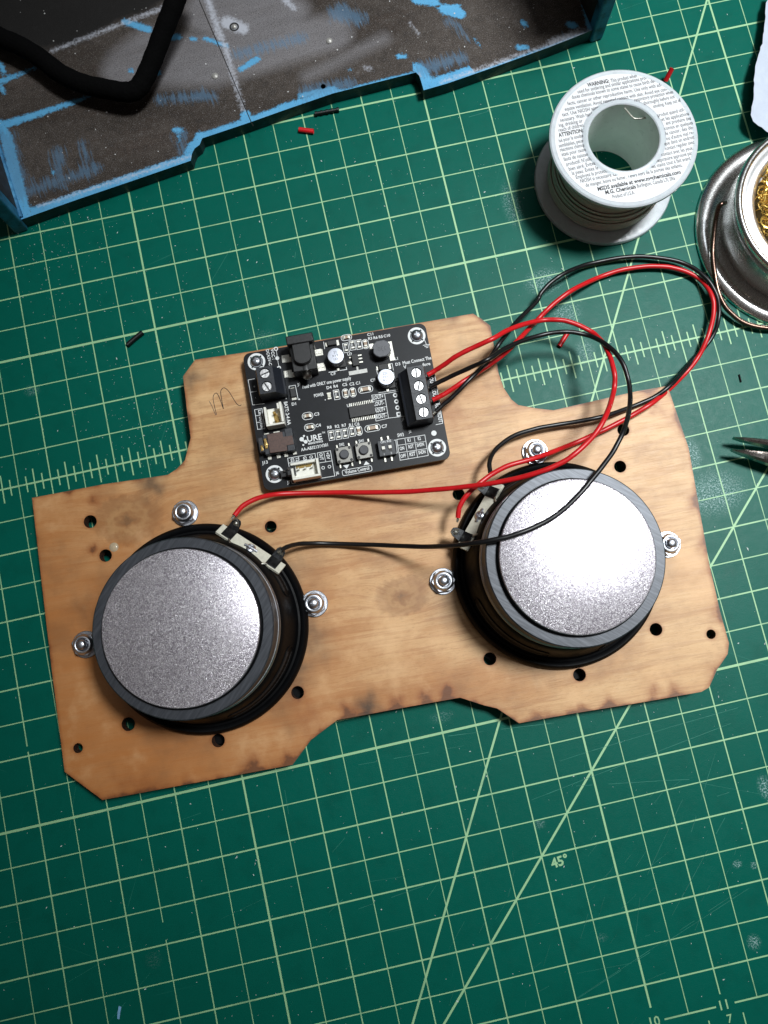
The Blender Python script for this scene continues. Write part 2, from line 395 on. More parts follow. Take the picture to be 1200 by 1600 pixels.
def mat_ferrite():
    n = NT('ferrite'); x, y, z = n.xyz()
    f = n.noise(n.comb(n.M('MULTIPLY', x, .15), n.M('MULTIPLY', y, 1.6), z), 1.0, 4)
    n.set(Base_Color=n.ramp(f, [(.3, (.032, .036, .044)), (.7, (.078, .085, .10))]), Roughness=.42, Metallic=.35); return n.bump(f, .02).m
def mat_pcb():
    n = NT('black_solder_mask'); f = n.noise(sc=.25, det=4)
    n.set(Base_Color=n.ramp(f, [(.3, (.0045, .0055, .0075)), (.7, (.007, .0083, .0115))]), Roughness=.42, Specular_IOR_Level=.24)
    return n.bump(n.noise(sc=4.0, det=2), .012).m
def wire_mat(name, col):
    n = NT(name); n.set(Base_Color=n.ramp(n.noise(sc=.35, det=4), [(.3, tuple(c * .85 for c in col)), (.7, col)]),
                        Roughness=.38, Specular_IOR_Level=.45, Coat_Weight=.06, Coat_Roughness=.2); return n.bump(n.noise(sc=.9, det=3), .03).m
red_wire = wire_mat('red_silicone_insulation', srgb(205, 26, 32)); black_wire = wire_mat('black_silicone_insulation', (.006, .006, .007))
def mat_box():
    n = NT('weathered_painted_wood'); x, y, z = n.xyz()
    g = n.noise(n.comb(n.M('MULTIPLY', x, .018), n.M('MULTIPLY', y, .05), 0.0), 1.0, 5, .55); sp = n.noise(sc=2.6, det=3, ro=.8); st = n.noise(n.comb(n.M('MULTIPLY', x, .03), n.M('MULTIPLY', y, .12), z), 1.0, 5)
    c = n.mix(n.step(g, .30, .70), srgb(48, 39, 31), srgb(80, 72, 66))
    c = n.mix(n.M('MULTIPLY', n.step(st, .5, .7), .45), c, srgb(56, 42, 32))
    mot = n.noise(sc=.35, det=6, ro=.7); c = n.mix(n.M('MULTIPLY', n.step(mot, .48, .66), .5), c, srgb(34, 28, 24)); c = n.mix(n.M('MULTIPLY', n.step(mot, .44, .30), .35), c, srgb(118, 114, 112))
    pale = n.M('MULTIPLY', n.attr('pale'), n.M('ADD', .6, n.M('MULTIPLY', n.noise(n.comb(n.M('MULTIPLY', x, .06), n.M('MULTIPLY', y, .25), 3.0), 1.0, 5), .6)), clamp=True)
    c = n.mix(n.M('MULTIPLY', pale, .72), c, srgb(138, 136, 140))
    c = n.mix(n.M('MULTIPLY', n.step(sp, .50, .66), .85), c, srgb(28, 24, 22))
    c = n.mix(n.M('MULTIPLY', n.step(sp, .44, .32), .6), c, srgb(160, 158, 160))
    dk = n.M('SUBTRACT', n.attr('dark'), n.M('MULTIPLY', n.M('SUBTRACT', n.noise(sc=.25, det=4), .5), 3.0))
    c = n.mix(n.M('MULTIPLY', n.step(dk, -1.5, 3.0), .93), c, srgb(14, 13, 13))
    jit = n.M('MULTIPLY', n.M('SUBTRACT', n.noise(sc=.9, det=6, ro=.7), .5), 3.4)
    bl = n.M('ADD', n.attr('blue'), jit)
    bc = n.mix(n.noise(sc=.15, det=5), srgb(72, 146, 192), srgb(104, 180, 224))
    c = n.mix(n.M('MULTIPLY', n.step(bl, -.5, .6), n.step(n.noise(sc=1.4, det=4), .22, .42)), c, bc)
    stk = n.noise(n.comb(n.M('MULTIPLY', x, 1.1), n.M('MULTIPLY', y, .12), 8.0), 1.0, 4)
    wb = n.M('ADD', n.M('ADD', n.attr('wash'), n.M('MULTIPLY', jit, 1.2)), n.M('MULTIPLY', n.M('SUBTRACT', stk, .55), 12.0))
    c = n.mix(n.M('MULTIPLY', n.step(wb, -1.2, 2.4), .5), c, srgb(84, 124, 156))
    wh = n.M('ADD', n.attr('white'), n.M('MULTIPLY', jit, 1.6))
    c = n.mix(n.M('MULTIPLY', n.step(wh, -1.0, 1.6), .8), c, srgb(190, 194, 205))
    n.set(Base_Color=c, Roughness=.62, Specular_IOR_Level=.3)
    return n.bump(n.M('ADD', sp, n.M('MULTIPLY', n.step(bl, -.25, .5), .8)), .16).m
def mat_blue(name, a, b, dk):
    n = NT(name); f = n.noise(sc=.22, det=6, ro=.65)
    c = n.ramp(f, [(.30, dk), (.45, a), (.65, b)]); n.set(Base_Color=c, Roughness=.5); return n.bump(n.noise(sc=.8, det=5), .18).m
rim_blue = mat_blue('blue_rim_paint', srgb(52, 116, 160), srgb(84, 156, 200), srgb(30, 66, 92))
side_dark = mat_blue('black_rough_side', srgb(14, 26, 32), srgb(22, 50, 62), srgb(6, 9, 11))
wall_paint = mat_blue('dark_teal_wall_paint', srgb(28, 96, 126), srgb(40, 124, 160), srgb(14, 44, 58))

# ------------------------------------------------------------------ ground: worktop, mat
wt = MB().box(-700, 700, -600, 800, -23.2, -3.2).build('worktop', pbr('dark_worktop', (.12, .08, .05), .5, bump=.05, bsc=.3), smooth=0)
tag(wt, kind='structure')
mat = thing('cutting_mat', 'green self healing cutting mat with a pale half inch grid, lying under everything', 'cutting mat', (0, 0, 0))
MB().box(-260, 235, -96, 470, -3.0, 0).build('mat_sheet', mat_mat(), mat, smooth=0)
U = 12.7; L = MB()
lw = lambda k: .46 if k % 2 == 0 else .32
for i in range(-18, 18):
    w = .72 if i in (-8, 2, 12) else lw(i); y0 = -5
    a, b = (y0 * U, 33 * U)
    if i in (2,): a = -4.62 * U
    if i in (4,): a = -4.70 * U
    segs = [(a, b)]
    if i == -10: segs = [(a, 1.08 * U), (1.52 * U, b)] if False else [(a, b)]
    if i == -11: segs = [(a, .12 * U), (.60 * U, b)]
    if i == -14: segs = [(a, 6.12 * U), (6.28 * U, b)]
    for (p, q) in segs: L.strip((i * U, p), (i * U, q), w, .04)
for j in range(-5, 34):
    w = .9 if j in (4, 18) else .75 if j == 24 else (.40 if j % 2 else .54)
    if j == 14: w = .66
    if j == -5:
        for p, q in ((-18 * U, -.2 * U), (.2 * U, 1.62 * U), (2.30 * U, 3.80 * U), (4.34 * U, 17 * U)): L.strip((p, j * U), (q, j * U), .6, .05)
    else: L.strip((-18 * U, j * U), (17 * U, j * U), w, .05)
L.strip((-5 * U, -5 * U), (-2.08 * U, -2.08 * U), .8, .06).strip((-1.98 * U, -1.98 * U), (17 * U, 17 * U), .8, .06)
L.strip((-5.456 * U, -5 * U), (16.48 * U, 33 * U), .78, .068); L.strip((12 * U, 25.2 * U), (7.5 * U, 33 * U), .95, .074)
for k in range(-18 * 4, 17 * 4):
    if k % 4 == 0: h = None
    elif k % 2 == 0: h = .44
    else: h = .25
    if h: L.strip((k * U / 4, (14 - h) * U), (k * U / 4, (14 + h) * U), .5, .056)
for i in range(-18, 17):
    L.strip(((i + .5) * U, -5.62 * U), ((i + .5) * U, -5.30 * U), .45, .056)
for num, i in ((9, 0), (10, 2), (11, 4), (12, 6), (8, -2)):
    L.text(str(num), i * U + .3, -5 * U - 1.4, 3.3, .07, 0, None, .012, 'CENTER')
L.text('7', 4 * U + 1.2, -5 * U - 6.1, 2.9, .07, 0, None, .01, 'CENTER')
L.text('45°', .22 * U, -.36 * U - .4, 3.4, .07, R(5), None, .03)
L.build('printed_grid', mat_lines(), mat, smooth=0)
KS = MB()
def scuff(x, y, a, ln, w):
    n_ = max(3, int(ln / 6)); P = []; b = random.uniform(-.004, .004)
    for k in range(n_ + 1): P.append((x, y)); x += ln / n_ * math.cos(a); y += ln / n_ * math.sin(a); a += b + random.uniform(-.012, .012)
    for k, (p, q) in enumerate(zip(P, P[1:])):
        if random.random() < .85: KS.strip(p, q, w * random.uniform(.6, 1.3), .085 + .0002 * k)
for k in range(70): scuff(random.uniform(-200, 170), random.uniform(-70, 380), random.choice((.05, .12, .7, -.5, 1.3, .3)) + random.gauss(0, .12), random.uniform(4, 34), random.choice((.06, .08, .12)))
for px, py, a, ln in ((*(-3.97, 29.40), .10, 95), (*(1.04, 20.09), .13, 80), (*(18.43, 21.36), -.16, 42), (*(0.15, -49.89), .32, 70), (*(-5.12, -52.01), .33, 80), (*(-58.55, 46.29), -.05, 40), (*(-69.42, -3.26), .1, 25), (*(-75.99, 243.28), .85, 16), (*(41.11, -30.09), .8, 40), (*(32.08, -19.04), .85, 36), (*(55.61, -3.68), 1.0, 30), (*(-23.68, 49.19), -.1, 40)): scuff(px, py, a, ln, .12)
for k in range(46): scuff(random.gauss(30, 40), random.gauss(-20, 22), random.gauss(.8, .25), random.uniform(3, 12), .07)
KS.build('knife_scuffs', pbr('scuffed_vinyl', srgb(34, 122, 104), .55, var=.3, sc=.3), mat, smooth=0)['kind'] = 'stuff'

# ------------------------------------------------------------------ plywood panel
BR = R(-2.45); BO = (-150, 56)
panel = thing('plywood_panel', 'laser cut plywood panel with charred edges carrying both speakers and the circuit board', 'wood panel', (*BO, 0), BR)
OUT = [(-12.17, 113.45), (14.70, 113.84), (39.56, 113.11), (43.22, 114.71), (46.83, 117.57), (50.24, 125.78), (50.40, 136.94), (50.85, 150.22), (56.43, 155.95),
       (75.11, 155.44), (120.25, 155.12), (165.43, 155.09), (168.21, 152.48), (171.08, 149.08), (170.84, 138.93), (170.56, 129.90), (171.36, 123.84), (173.36, 118.86), (175.56, 116.16), (182.05, 113.71), (188.39, 111.80),
       (204.81, 112.67), (221.52, 113.50), (233.29, 113.43), (235.79, 88.31), (234.38, 61.94), (233.45, 44.28), (233.35, 26.27), (233.90, 14.30), (232.53, 10.54), (227.28, 5.61), (223.10, 0.06), (219.98, -1.01),
       (197.10, -0.87), (173.42, -0.34), (152.32, -0.26), (145.55, 6.27), (140.96, 8.25), (132.98, 12.46), (114.25, 12.56), (87.49, 12.49), (76.93, 7.24), (68.88, -0.24), (32.17, -0.27), (-0.43, -0.32), (-12.58, 11.81), (-12.71, 50.22)]
HOLES = [(*(8.34, 100.61), 2.45), (*(12.34, 86.90), 2.35), (*(74.86, 86.68), 2.25), (*(74.87, 24.71), 2.35), (*(12.37, 24.42), 2.45), (*(43.74, 12.94), 2.4), (*(-6.74, 19.21), 1.75),
         (*(146.56, 86.38), 2.3), (*(208.71, 85.91), 2.3), (*(212.93, 99.50), 2.3), (*(146.36, 24.21), 2.35), (*(208.64, 23.92), 2.35), (*(177.50, 12.77), 2.35), (*(228.17, 18.64), 1.75)]
KNOTS = [(*(22.43, 98.81), 9.0, 7.0), (*(118.65, 52.34), 6.8, 6.0)]
SPK = [(-102.7, 108.0), (29.2, 102.4)]
BRI = Matrix.Rotation(-BR, 2)
spk_l = [BRI @ Vector((x - BO[0], y - BO[1])) for x, y in SPK]
mb, V, nt = slab(OUT, HOLES + [(p.x, p.y, 36.5) for p in spk_l], 3.8, 9.0, 1.35)
po = mb.build('sheet', [mat_wood(), mat_edge()], panel, smooth=0)
burn = np.zeros(nt); smud = np.zeros(nt)
ro = resample(OUT, 1.0); RX = np.array([p[0] for p in ro]); RY = np.array([p[1] for p in ro])
D = np.full(nt, 1e9); A = np.zeros(nt, int)
for k in range(len(ro)):
    d, _ = seg_dist(V[:, 0], V[:, 1], ro[k], ro[(k + 1) % len(ro)]); m = d < D; D[m] = d[m]; A[m] = k
ph = rng.random(len(ro)); ph = np.convolve(np.r_[ph, ph[:9]], np.hanning(9) / 4, 'valid')[:len(ro)]
prof = np.clip((ph - .52) * 2.6, .0, 1.0)
burn += np.exp(-D / (1.6 + 4.5 * prof[A])) * (.26 + .95 * prof[A]) + .45 * np.exp(-D / .5)
def spot(arr, p, r, k, sy=1.0):
    wx = 1.6 * np.sin(V[:, 1] * .9 + p[0]) * .35 * r / 3; r = r * 1.25; arr += k * np.exp(-(((V[:, 0] - p[0] + wx) / r) ** 2 + ((V[:, 1] - p[1] + .25 * r * np.sin(V[:, 0] * 1.1)) / (r * sy)) ** 2))
for p, r, k in (((92.12, 14.66), 2.6, 1.1), ((109.67, 14.77), 2.4, 1.1), ((120.43, 15.17), 2.2, 1.2), ((128.36, 15.61), 2.4, 1.1), ((128.86, 12.03), 1.5, .8), ((68.61, 0.95), 3, .9), ((55.90, 2.08), 3, .8), ((202.59, 2.33), 2.6, .7), ((210.39, 0.93), 2.6, .7),
                ((175.90, 0.14), 2, .7), ((185.45, 0.29), 2, .8), ((159.31, 0.34), 2.4, .9), ((10.77, 108.08), 2.0, .9), ((8.20, 90.33), 1.6, 1.2), ((232.26, 51.79), 2, .6), ((228.10, 104.90), 3, .6), ((234.19, 98.71), 3, .4), ((197.69, 114.47), 3, .5),
                ((232.95, 66.39), 2.5, .8), ((76.90, 15.53), 6, .5), ((16.22, 2.35), 4, .5), ((7.13, 3.98), 4, .45), ((172.51, 151.18), 4, .6), ((146.34, 119.64), 5, .35), ((152.61, 113.42), 7, .3), ((31.98, 30.53), 14, .25)): spot(burn, p, r, k)
for p, r, k in (((33.31, 110.49), 4.2, 1.1), ((53.41, 148.99), 3.4, .9), ((60.92, 152.55), 4.5, .35), ((159.27, 141.54), 5.5, .42), ((157.02, 154.77), 4, .4), ((99.63, 15.64), 3.4, 1.3), ((75.00, 29.83), 5, .7), ((68.09, 19.42), 4, .35), ((40.13, 53.76), 12, .2), ((1.58, 69.02), 4.5, .55), ((72.84, 132.90), 3, .5), ((73.11, 118.88), 4, .55),
                ((84.34, 45.84), 5, .5), ((85.31, 37.38), 5, .45), ((11.17, 78.13), 5, .3), ((146.26, 55.10), 4, .3), ((133.01, 49.05), 5, .35), ((134.02, 41.69), 4, .3), ((64.33, 142.12), 2, .2), ((164.62, 111.25), 5, .22), ((217.25, 45.98), 4, .35), ((79.83, 69.44), 6, .35), ((101.52, 90.03), 6, .15), ((165.63, 19.46), 7, .4), ((141.83, 82.78), 6, .3), ((213.58, 19.12), 8, .12), ((69.29, 12.28), 3, .3)): spot(smud, p, r, k)
for (hx, hy, hr) in HOLES:
    d = np.hypot(V[:, 0] - hx, V[:, 1] - hy) - hr; burn += .55 * np.exp(-d / .5)
for p in spk_l:
    d = np.hypot(V[:, 0] - p.x, V[:, 1] - p.y) - 38; smud += .35 * np.exp(-np.abs(d) / 2.0)
set_attr(po, 'burn', np.clip(burn, 0, 1.4)); set_attr(po, 'smudge', np.clip(smud, 0, 1.3))
# pencilled letter m
pm = MB()
pen = [(59.33, 138.66), (60.04, 136.74), (60.79, 133.54), (61.24, 133.20), (61.00, 136.56), (61.05, 140.14), (62.48, 141.43), (63.39, 139.21), (64.07, 135.50), (64.23, 134.96), (64.11, 139.08), (64.29, 141.87), (65.69, 142.90), (67.19, 141.35), (68.47, 138.29), (69.57, 135.79), (70.66, 134.82), (71.22, 135.23)]
pm.tube(spline([(*q, 9.02) for q in pen], 5), .13, 4)
pm.build('pencil_mark', pbr('pencil_graphite', (.06, .05, .045), .5), panel, smooth=60)
# drop of glue near the upper left hole
MB().lathe([(0.01, 9.5), (.9, 9.45), (1.5, 9.2), (1.75, 9.01)], 16, None, *(15.82, 89.45)).build('glue_drop', pbr('clear_glue', (.75, .62, .42), .12, Transmission_Weight=.4), panel)

# ------------------------------------------------------------------ speakers
m_plate = mat_plate(); m_fer = mat_ferrite()
m_cone = pbr('grey_paper_cone', (.02, .02, .022), .8)
m_board = pbr('pale_fibre_board', (.62, .60, .50), .6, var=.1, sc=1)
def make_speaker(loc, rz):
    t = thing('speaker', 'S', 'speaker', (*loc, 0), rz, 'round speakers mounted on the plywood panel')
    # front flange below the panel and basket through the panel (closed wall, slots cut in the sloping part)
    MB().lathe([(33, 3.7), (43, 3.7), (43, 1.2), (41.5, .4), (33, .4), (33, 3.7)], 96).build('front_flange', blk_gloss, t)
    prof = [(36.3, 4.0), (36.3, 9.1), (38.2, 9.1), (38.5, 10.6), (38.1, 12.4), (37.2, 13.2), (36.2, 13.0), (35.6, 12.2), (34.9, 12.4), (34.4, 13.6), (33.6, 17.5), (32.6, 21.5), (31.6, 25.2), (30.4, 27.4), (28.5, 28.2)]
    def skip(i, q): return False
    bk = MB().lathe(prof, 128, skip=skip)
    bk.build('basket', blk_gloss, t, smooth=50)
    for k in range(4):                       # long rounded windows with raised lips in the basket wall
        a0 = R(-8 + 90 * k - 26) ; n = 26; v = []; f = []
        sl = MB()
        loop = []
        for i in range(n + 1): loop.append((a0 + R(52) * i / n, 15.2 + .0))
        for i in range(7): th = -math.pi / 2 + math.pi * i / 6; loop.append((a0 + R(52) + .06 * math.cos(th), 18.2 + 3.0 * math.sin(th)))
        for i in range(n, -1, -1): loop.append((a0 + R(52) * i / n, 21.2))
        for i in range(7): th = math.pi / 2 + math.pi * i / 6; loop.append((a0 + .06 * math.cos(th), 18.2 + 3.0 * math.sin(th)))
        rz_ = lambda z: 34.4 + (z - 13.6) * (32.6 - 34.4) / (21.5 - 13.6)
        pts = [((rz_(z) + .12) * math.cos(a), (rz_(z) + .12) * math.sin(a), z) for a, z in loop]
        sl.tube(pts + [pts[0]], .28, 6, cap=False)
        sl.build('window_lip', blk_gloss, t, smooth=60)
        w = MB(); m = 13
        for i in range(n + 1):
            a = a0 + R(52) * i / n
            for z in (15.2, 21.2): w.v.append(((rz_(z) + .06) * math.cos(a), (rz_(z) + .06) * math.sin(a), z))
        w.f = [(2 * i, 2 * i + 2, 2 * i + 3, 2 * i + 1) for i in range(n)]; w.m = [0] * n
        w.build('basket_window', m_cone, t)
    MB().lathe([(26, 28.3), (30.1, 28.3), (30.5, 28.7), (30.5, 30.6), (30.1, 31.1), (26, 31.1)], 128).build('front_plate', zinc, t)
    MB().lathe([(25, 31.5), (29.6, 31.5), (30.0, 31.9), (30.0, 42.3), (29.6, 42.8), (26.6, 42.8), (26.55, 42.0), (25, 42.0)], 128).build('magnet', m_fer, t)
    MB().lathe([(24, 42.1), (26.35, 42.1), (26.35, 43.6), (26.0, 45.2)], 128).build('gasket', blk_gloss, t)
    MB().lathe([(0.01, 46.0), (25.2, 46.0), (25.65, 45.85), (25.85, 45.5), (25.85, 42.2)], 128).build('back_plate', m_plate, t, smooth=30)
    # terminal strip: chord standing off the basket, local +x is its outward direction
    T = Matrix.Translation((33.3, 0, 20.6)) @ Matrix.Rotation(R(38), 4, 'Y')
    st = MB().box(-2.4, 2.4, -13.7, 13.7, -.55, .55, T).build('terminal_strip', m_board, t, bev=.12)
    rv = MB().lathe([(0.01, .3), (.5, .42), (.7, 1.2), (1.25, 1.35), (1.75, 1.0), (1.9, .56)], 24, T)
    rv.tube([T @ Vector(p) for p in ((0.2, -2.6, .6), (0, -1.2, .8), (0, 1.2, .8), (-.2, 2.6, .6))], .6, 8)
    rv.build('rivet', zinc, st)
    for s in (-1, 1):
        lug = MB().box(-2.0, 2.7, s * 9.6 - 2.1, s * 9.6 + 2.1, .56, .96, T)
        T2 = T @ Matrix.Translation((2.6, s * 9.6, .7)) @ Matrix.Rotation(R(-52), 4, 'Y')
        lug.prism([(0, -2.1), (3.2, -1.7), (4.2, -1.0), (4.4, 0), (4.2, 1.0), (3.2, 1.7), (0, 2.1)], 0, .4, T2)
        lg = lug.build('lug', pbr('tarnished_lug', (.05, .052, .055), .35, .85, var=.4, sc=.8) if s < 0 else bpy.data.materials['tarnished_lug'], st, bev=.08)
        so = MB(); so.lathe([(0.01, 1.2), (.6, 1.0), (1.0, .5), (1.1, .35)], 14, T2 @ Matrix.Translation((2.6, 0, 0)))
        so.tube([T2 @ Vector(p) for p in ((2.0, -1.3, .5), (3.6, -.4, 1.1), (4.3, .8, .7), (3.0, 1.6, .5))], .28, 6)
        so.build('solder_joint', tinned, lg)
        tube = MB().tube([T @ Vector(p) for p in ((-2.2, s * 8.2, .9), (-3.4, s * 7.0, 1.2), (-5.0, s * 6.0, .4))], .35, 6); tube.build('tinsel_lead', tinned, lg)
    return t
sp1 = make_speaker(SPK[0], R(44.5))
sp1['label'] = 'left speaker, its grey sparkling steel back plate in shade'
sp2 = copy_tree(sp1); sp2.location = (SPK[1][0] * MM, SPK[1][1] * MM, 0); sp2.rotation_euler = (0, 0, R(137.5))
sp2['label'] = 'right speaker, its back plate shining white, crossed by a black wire'

# ------------------------------------------------------------------ nuts
def make_nut():
    t = thing('lock_nut', 'N', 'nut', (0, 0, 0), 0, 'lock nuts holding the speakers to the panel')
    MB().lathe([(1.9, 9.75), (2.0, 9.85), (4.75, 9.85), (4.95, 9.7), (4.95, 9.05), (1.9, 9.05)], 48).build('washer', zinc, t)
    h = MB(); hx = [(4.45 * math.cos(math.pi / 3 * k), 4.45 * math.sin(math.pi / 3 * k)) for k in range(6)]
    h.prism(hx, 9.9, 12.3); h.lathe([(3.8, 12.2), (3.6, 12.5), (3.35, 13.3), (3.0, 13.7), (2.4, 13.8), (2.15, 13.5), (2.1, 12.5)], 40)
    h.build('hex_nut', zinc, t, bev=.2)
    b = MB().lathe([(0.01, 15.3), (1.2, 15.3), (1.6, 14.9)] + [(1.8 if k % 2 else 1.6, 14.7 - k * .25) for k in range(10)], 24)
    b.build('bolt_end', zinc, t, smooth=60); return t
NUTS = [((-101.76, 151.38), 12, 'hex lock nut at the top of the left speaker, above the wood knot'), ((-146.58, 111.49), 40, 'lock nut at the far left edge of the panel, left of the shaded speaker'),
        ((-61.34, 107.70), 80, 'lock nut on the right of the left speaker'), ((32.02, 145.33), 20, 'bright lock nut above the right speaker with a red wire lying over it'),
        ((-13.14, 105.34), 55, 'lock nut between the two speakers, touching the left of the right speaker'), ((71.68, 100.43), 5, 'lock nut at the right end of the panel, right of the shining plate')]
nut0 = None
for k, ((x, y), a, lb) in enumerate(NUTS):
    o = make_nut() if nut0 is None else copy_tree(nut0); nut0 = nut0 or o
    o.location = (x * MM, y * MM, 0); o.rotation_euler = (0, 0, R(a)); o['label'] = lb

# ------------------------------------------------------------------ amplifier circuit board (local frame: origin at its lower left corner, z = 0 on its upper face)
PR = R(-2.476); PO = (-70.46, 152.11)
pcb = thing('amplifier_board', 'black audio amplifier circuit board with white legends, screwed to the panel above the speakers', 'circuit board', (*PO, 14.4), PR)
PW, PH = 70.4, 53.5
def rr(x0, x1, y0, y1, r, n=6):
    p = []
    for cx, cy, a in ((x1 - r, y1 - r, 0), (x0 + r, y1 - r, 90), (x0 + r, y0 + r, 180), (x1 - r, y0 + r, 270)):
        p += [(cx + r * math.cos(R(a + 90 * i / n)), cy + r * math.sin(R(a + 90 * i / n))) for i in range(n + 1)]
    return p
MB().prism(rr(0, PW, 0, PH, 2.6), -1.6, 0).build('board', mat_pcb(), pcb)
MB().prism(rr(.05, PW - .05, .05, PH - .05, 2.6), -1.35, -.25).build('board_core', pbr('fibreglass_core', (.10, .075, .04), .6), pcb) if False else None
scr = [(4.77, 49.63), (4.72, 5.71), (66.35, 48.89), (66.02, 4.87)]
for (x, y) in scr:
    ms = MB()
    MBp = MB().lathe([(0.01, 2.1), (.7, 2.05), (1.5, 1.75), (2.05, 1.15), (2.25, .55), (2.25, .12), (1.5, .1)], 32, None, x, y)
    s_ = MBp.build('mounting_screw', zinc, pcb, smooth=60)
    MB().box(x - 1.0, x + 1.0, y - .22, y + .22, 1.8, 2.17).box(x - .22, x + .22, y - 1.0, y + 1.0, 1.8, 2.165).build('cross_recess', mat_metal('recess_steel', (.25, .26, .28), .4) if 'recess_steel' not in bpy.data.materials else bpy.data.materials['recess_steel'], s_)
    MB().cyl(x, y, 2.6, -5.4, -1.6).build('standoff', zinc, pcb)
S = MB(); Z = .045
for k, (x, y) in enumerate(scr):
    for q in range(4): S.ring(x, y, 2.5, 3.35, Z, 10, q * 90 + 52, q * 90 + 128)
    for q in range(4): S.ring(x, y, 2.95, 3.35, Z + .002, 6, q * 90 + 36, q * 90 + 54)
def txt(t, p, size=1.0, rot=0.0, width=None, bold=.0, al='LEFT', z=Z + .01): S.text(t, p[0], p[1], size * 1.16, z, rot, width, max(bold, .016) + .004, al)
def rect(a, b, c, d, w=.2): S.poly([a, b, c, d], w, Z, True)
def ab(p, q):               # axis aligned rectangle between two corners
    rect((p[0], p[1]), (q[0], p[1]), (q[0], q[1]), (p[0], q[1]))
def oval(c, lx, ly, w=.2):
    x0, x1, y0, y1 = c[0] - lx, c[0] + lx, c[1] - ly, c[1] + ly; S.poly(rr(x0, x1, y0, y1, min(lx, ly) * .98, 5), w, Z, True)
txt('VCC :', (10.83, 53.63), 1.05, R(-90)); txt('DC4.5V-C', (9.01, 53.58), 1.0, R(-88), 6.3)
S.ring(*(12.85, 53.34), .45, .8, Z, 16); S.ring(*(12.77, 49.60), .0, .75, Z, 16); S.ring(*(12.81, 45.77), .3, .75, Z, 16)
S.poly([(12.86, 52.50), (12.83, 50.47)], .16, Z).poly([(12.80, 48.68), (12.84, 46.64)], .16, Z)
S.poly([(3.02, 43.19), (0.55, 43.14), (0.73, 33.26), (5.07, 32.97)], .2, Z); S.poly([(0.96, 38.25), (2.98, 38.26)], .2, Z)
for q, (tt) in enumerate(('+', '-')): S.text('+-'[q], *((1.85, 40.44) if q == 0 else (1.87, 35.89)), 1.1, Z + .01, R(-80))
S.poly([(13.80, 43.23), (13.57, 33.41)], .22, Z)
txt('BATT: 2-4 AA', (12.47, 32.28), 1.15, R(-90), 9.0)
rect((1.15, 31.30), (3.96, 31.29), (3.83, 23.50), (1.15, 23.61))
S.poly([(1.18, 28.93), (3.93, 28.73)], .2, Z).poly([(1.20, 26.30), (3.91, 26.11)], .2, Z)
for q, tt in (((2.44, 30.88), 'Lin'), ((2.40, 28.33), 'GND'), ((2.41, 25.82), 'Rin')): txt(tt, q, 1.0, R(-90), 1.9, .02)
txt('J9', (18.54, 37.58), .9, R(0)); txt('Feed with ONLY one power supply', (20.36, 36.12), 1.15, R(1), 18.6, .012)
txt('D1', (15.27, 30.35), 1.0); S.poly([(15.28, 37.19), (15.41, 38.00), (17.79, 37.95), (17.96, 32.24)], .2, Z); S.disc(*(18.41, 32.31), .28, Z + .004)
txt('POWER', (24.08, 32.04), 1.1, R(1), 3.7, .01); txt('D4', (29.23, 34.30), 1.0); txt('R4', (31.89, 34.35), 1.0); txt('C5', (35.27, 34.35), 1.0); txt('C2', (37.93, 34.12), 1.0); txt('C1', (40.34, 34.06), 1.0)
S.disc(*(27.98, 30.36), .2, Z + .004)
txt('C3', (22.90, 24.95), 1.05); txt('C4', (22.75, 20.55), 1.05)
for p in ((20.38, 25.40), (20.48, 20.96)): oval(p, 2.0, 1.35)
for p in ((35.91, 31.47), (38.67, 31.41)): oval(p, 1.15, 1.8)
oval((43.60, 31.66), 2.75, 1.25); oval((43.61, 16.52), 2.95, 1.25); oval((38.40, 16.42), 1.15, 1.8); oval((46.63, 49.13), 1.15, 1.85); oval((39.93, 52.96), 2.0, 1.1)
for p in ((39.08, 49.00), (41.71, 49.55), (44.20, 49.41), (27.93, 16.48), (30.58, 16.38), (33.11, 16.30), (35.79, 16.59), (32.52, 31.58)): ab((p[0] - 1.02, p[1] - 1.85), (p[0] + 1.02, p[1] + 1.85))
txt('R8', (26.92, 19.13), 1.0); txt('R2', (29.82, 18.98), 1.0); txt('R7', (32.39, 18.89), 1.0); txt('R1', (35.13, 18.58), 1.0); txt('C6', (37.15, 18.55), 1.0); txt('C7', (47.02, 15.82), 1.1)
txt('C11', (47.93, 52.09), .95); txt('R3', (48.02, 50.49), .95); txt('R6', (50.05, 50.44), .95); txt('R5', (52.09, 50.45), .95); txt('C10', (53.94, 50.43), .95)
txt('U2', (39.21, 45.78), .95); txt('L1', (56.57, 40.93), .95); txt('D3', (56.42, 38.67), 1.0); txt('C8', (46.03, 34.18), 1.0); txt('C9', (31.63, 39.33), 1.0)
txt('Must Connect The', (59.22, 38.66), 1.15, R(1), 11.0, .01); txt('fore', (66.50, 36.66), 1.1, R(1), None, .01); txt('V', (59.18, 37.03), 1.1)
S.text('- - - -', *(81.58, 55.12), .01, Z) if False else None
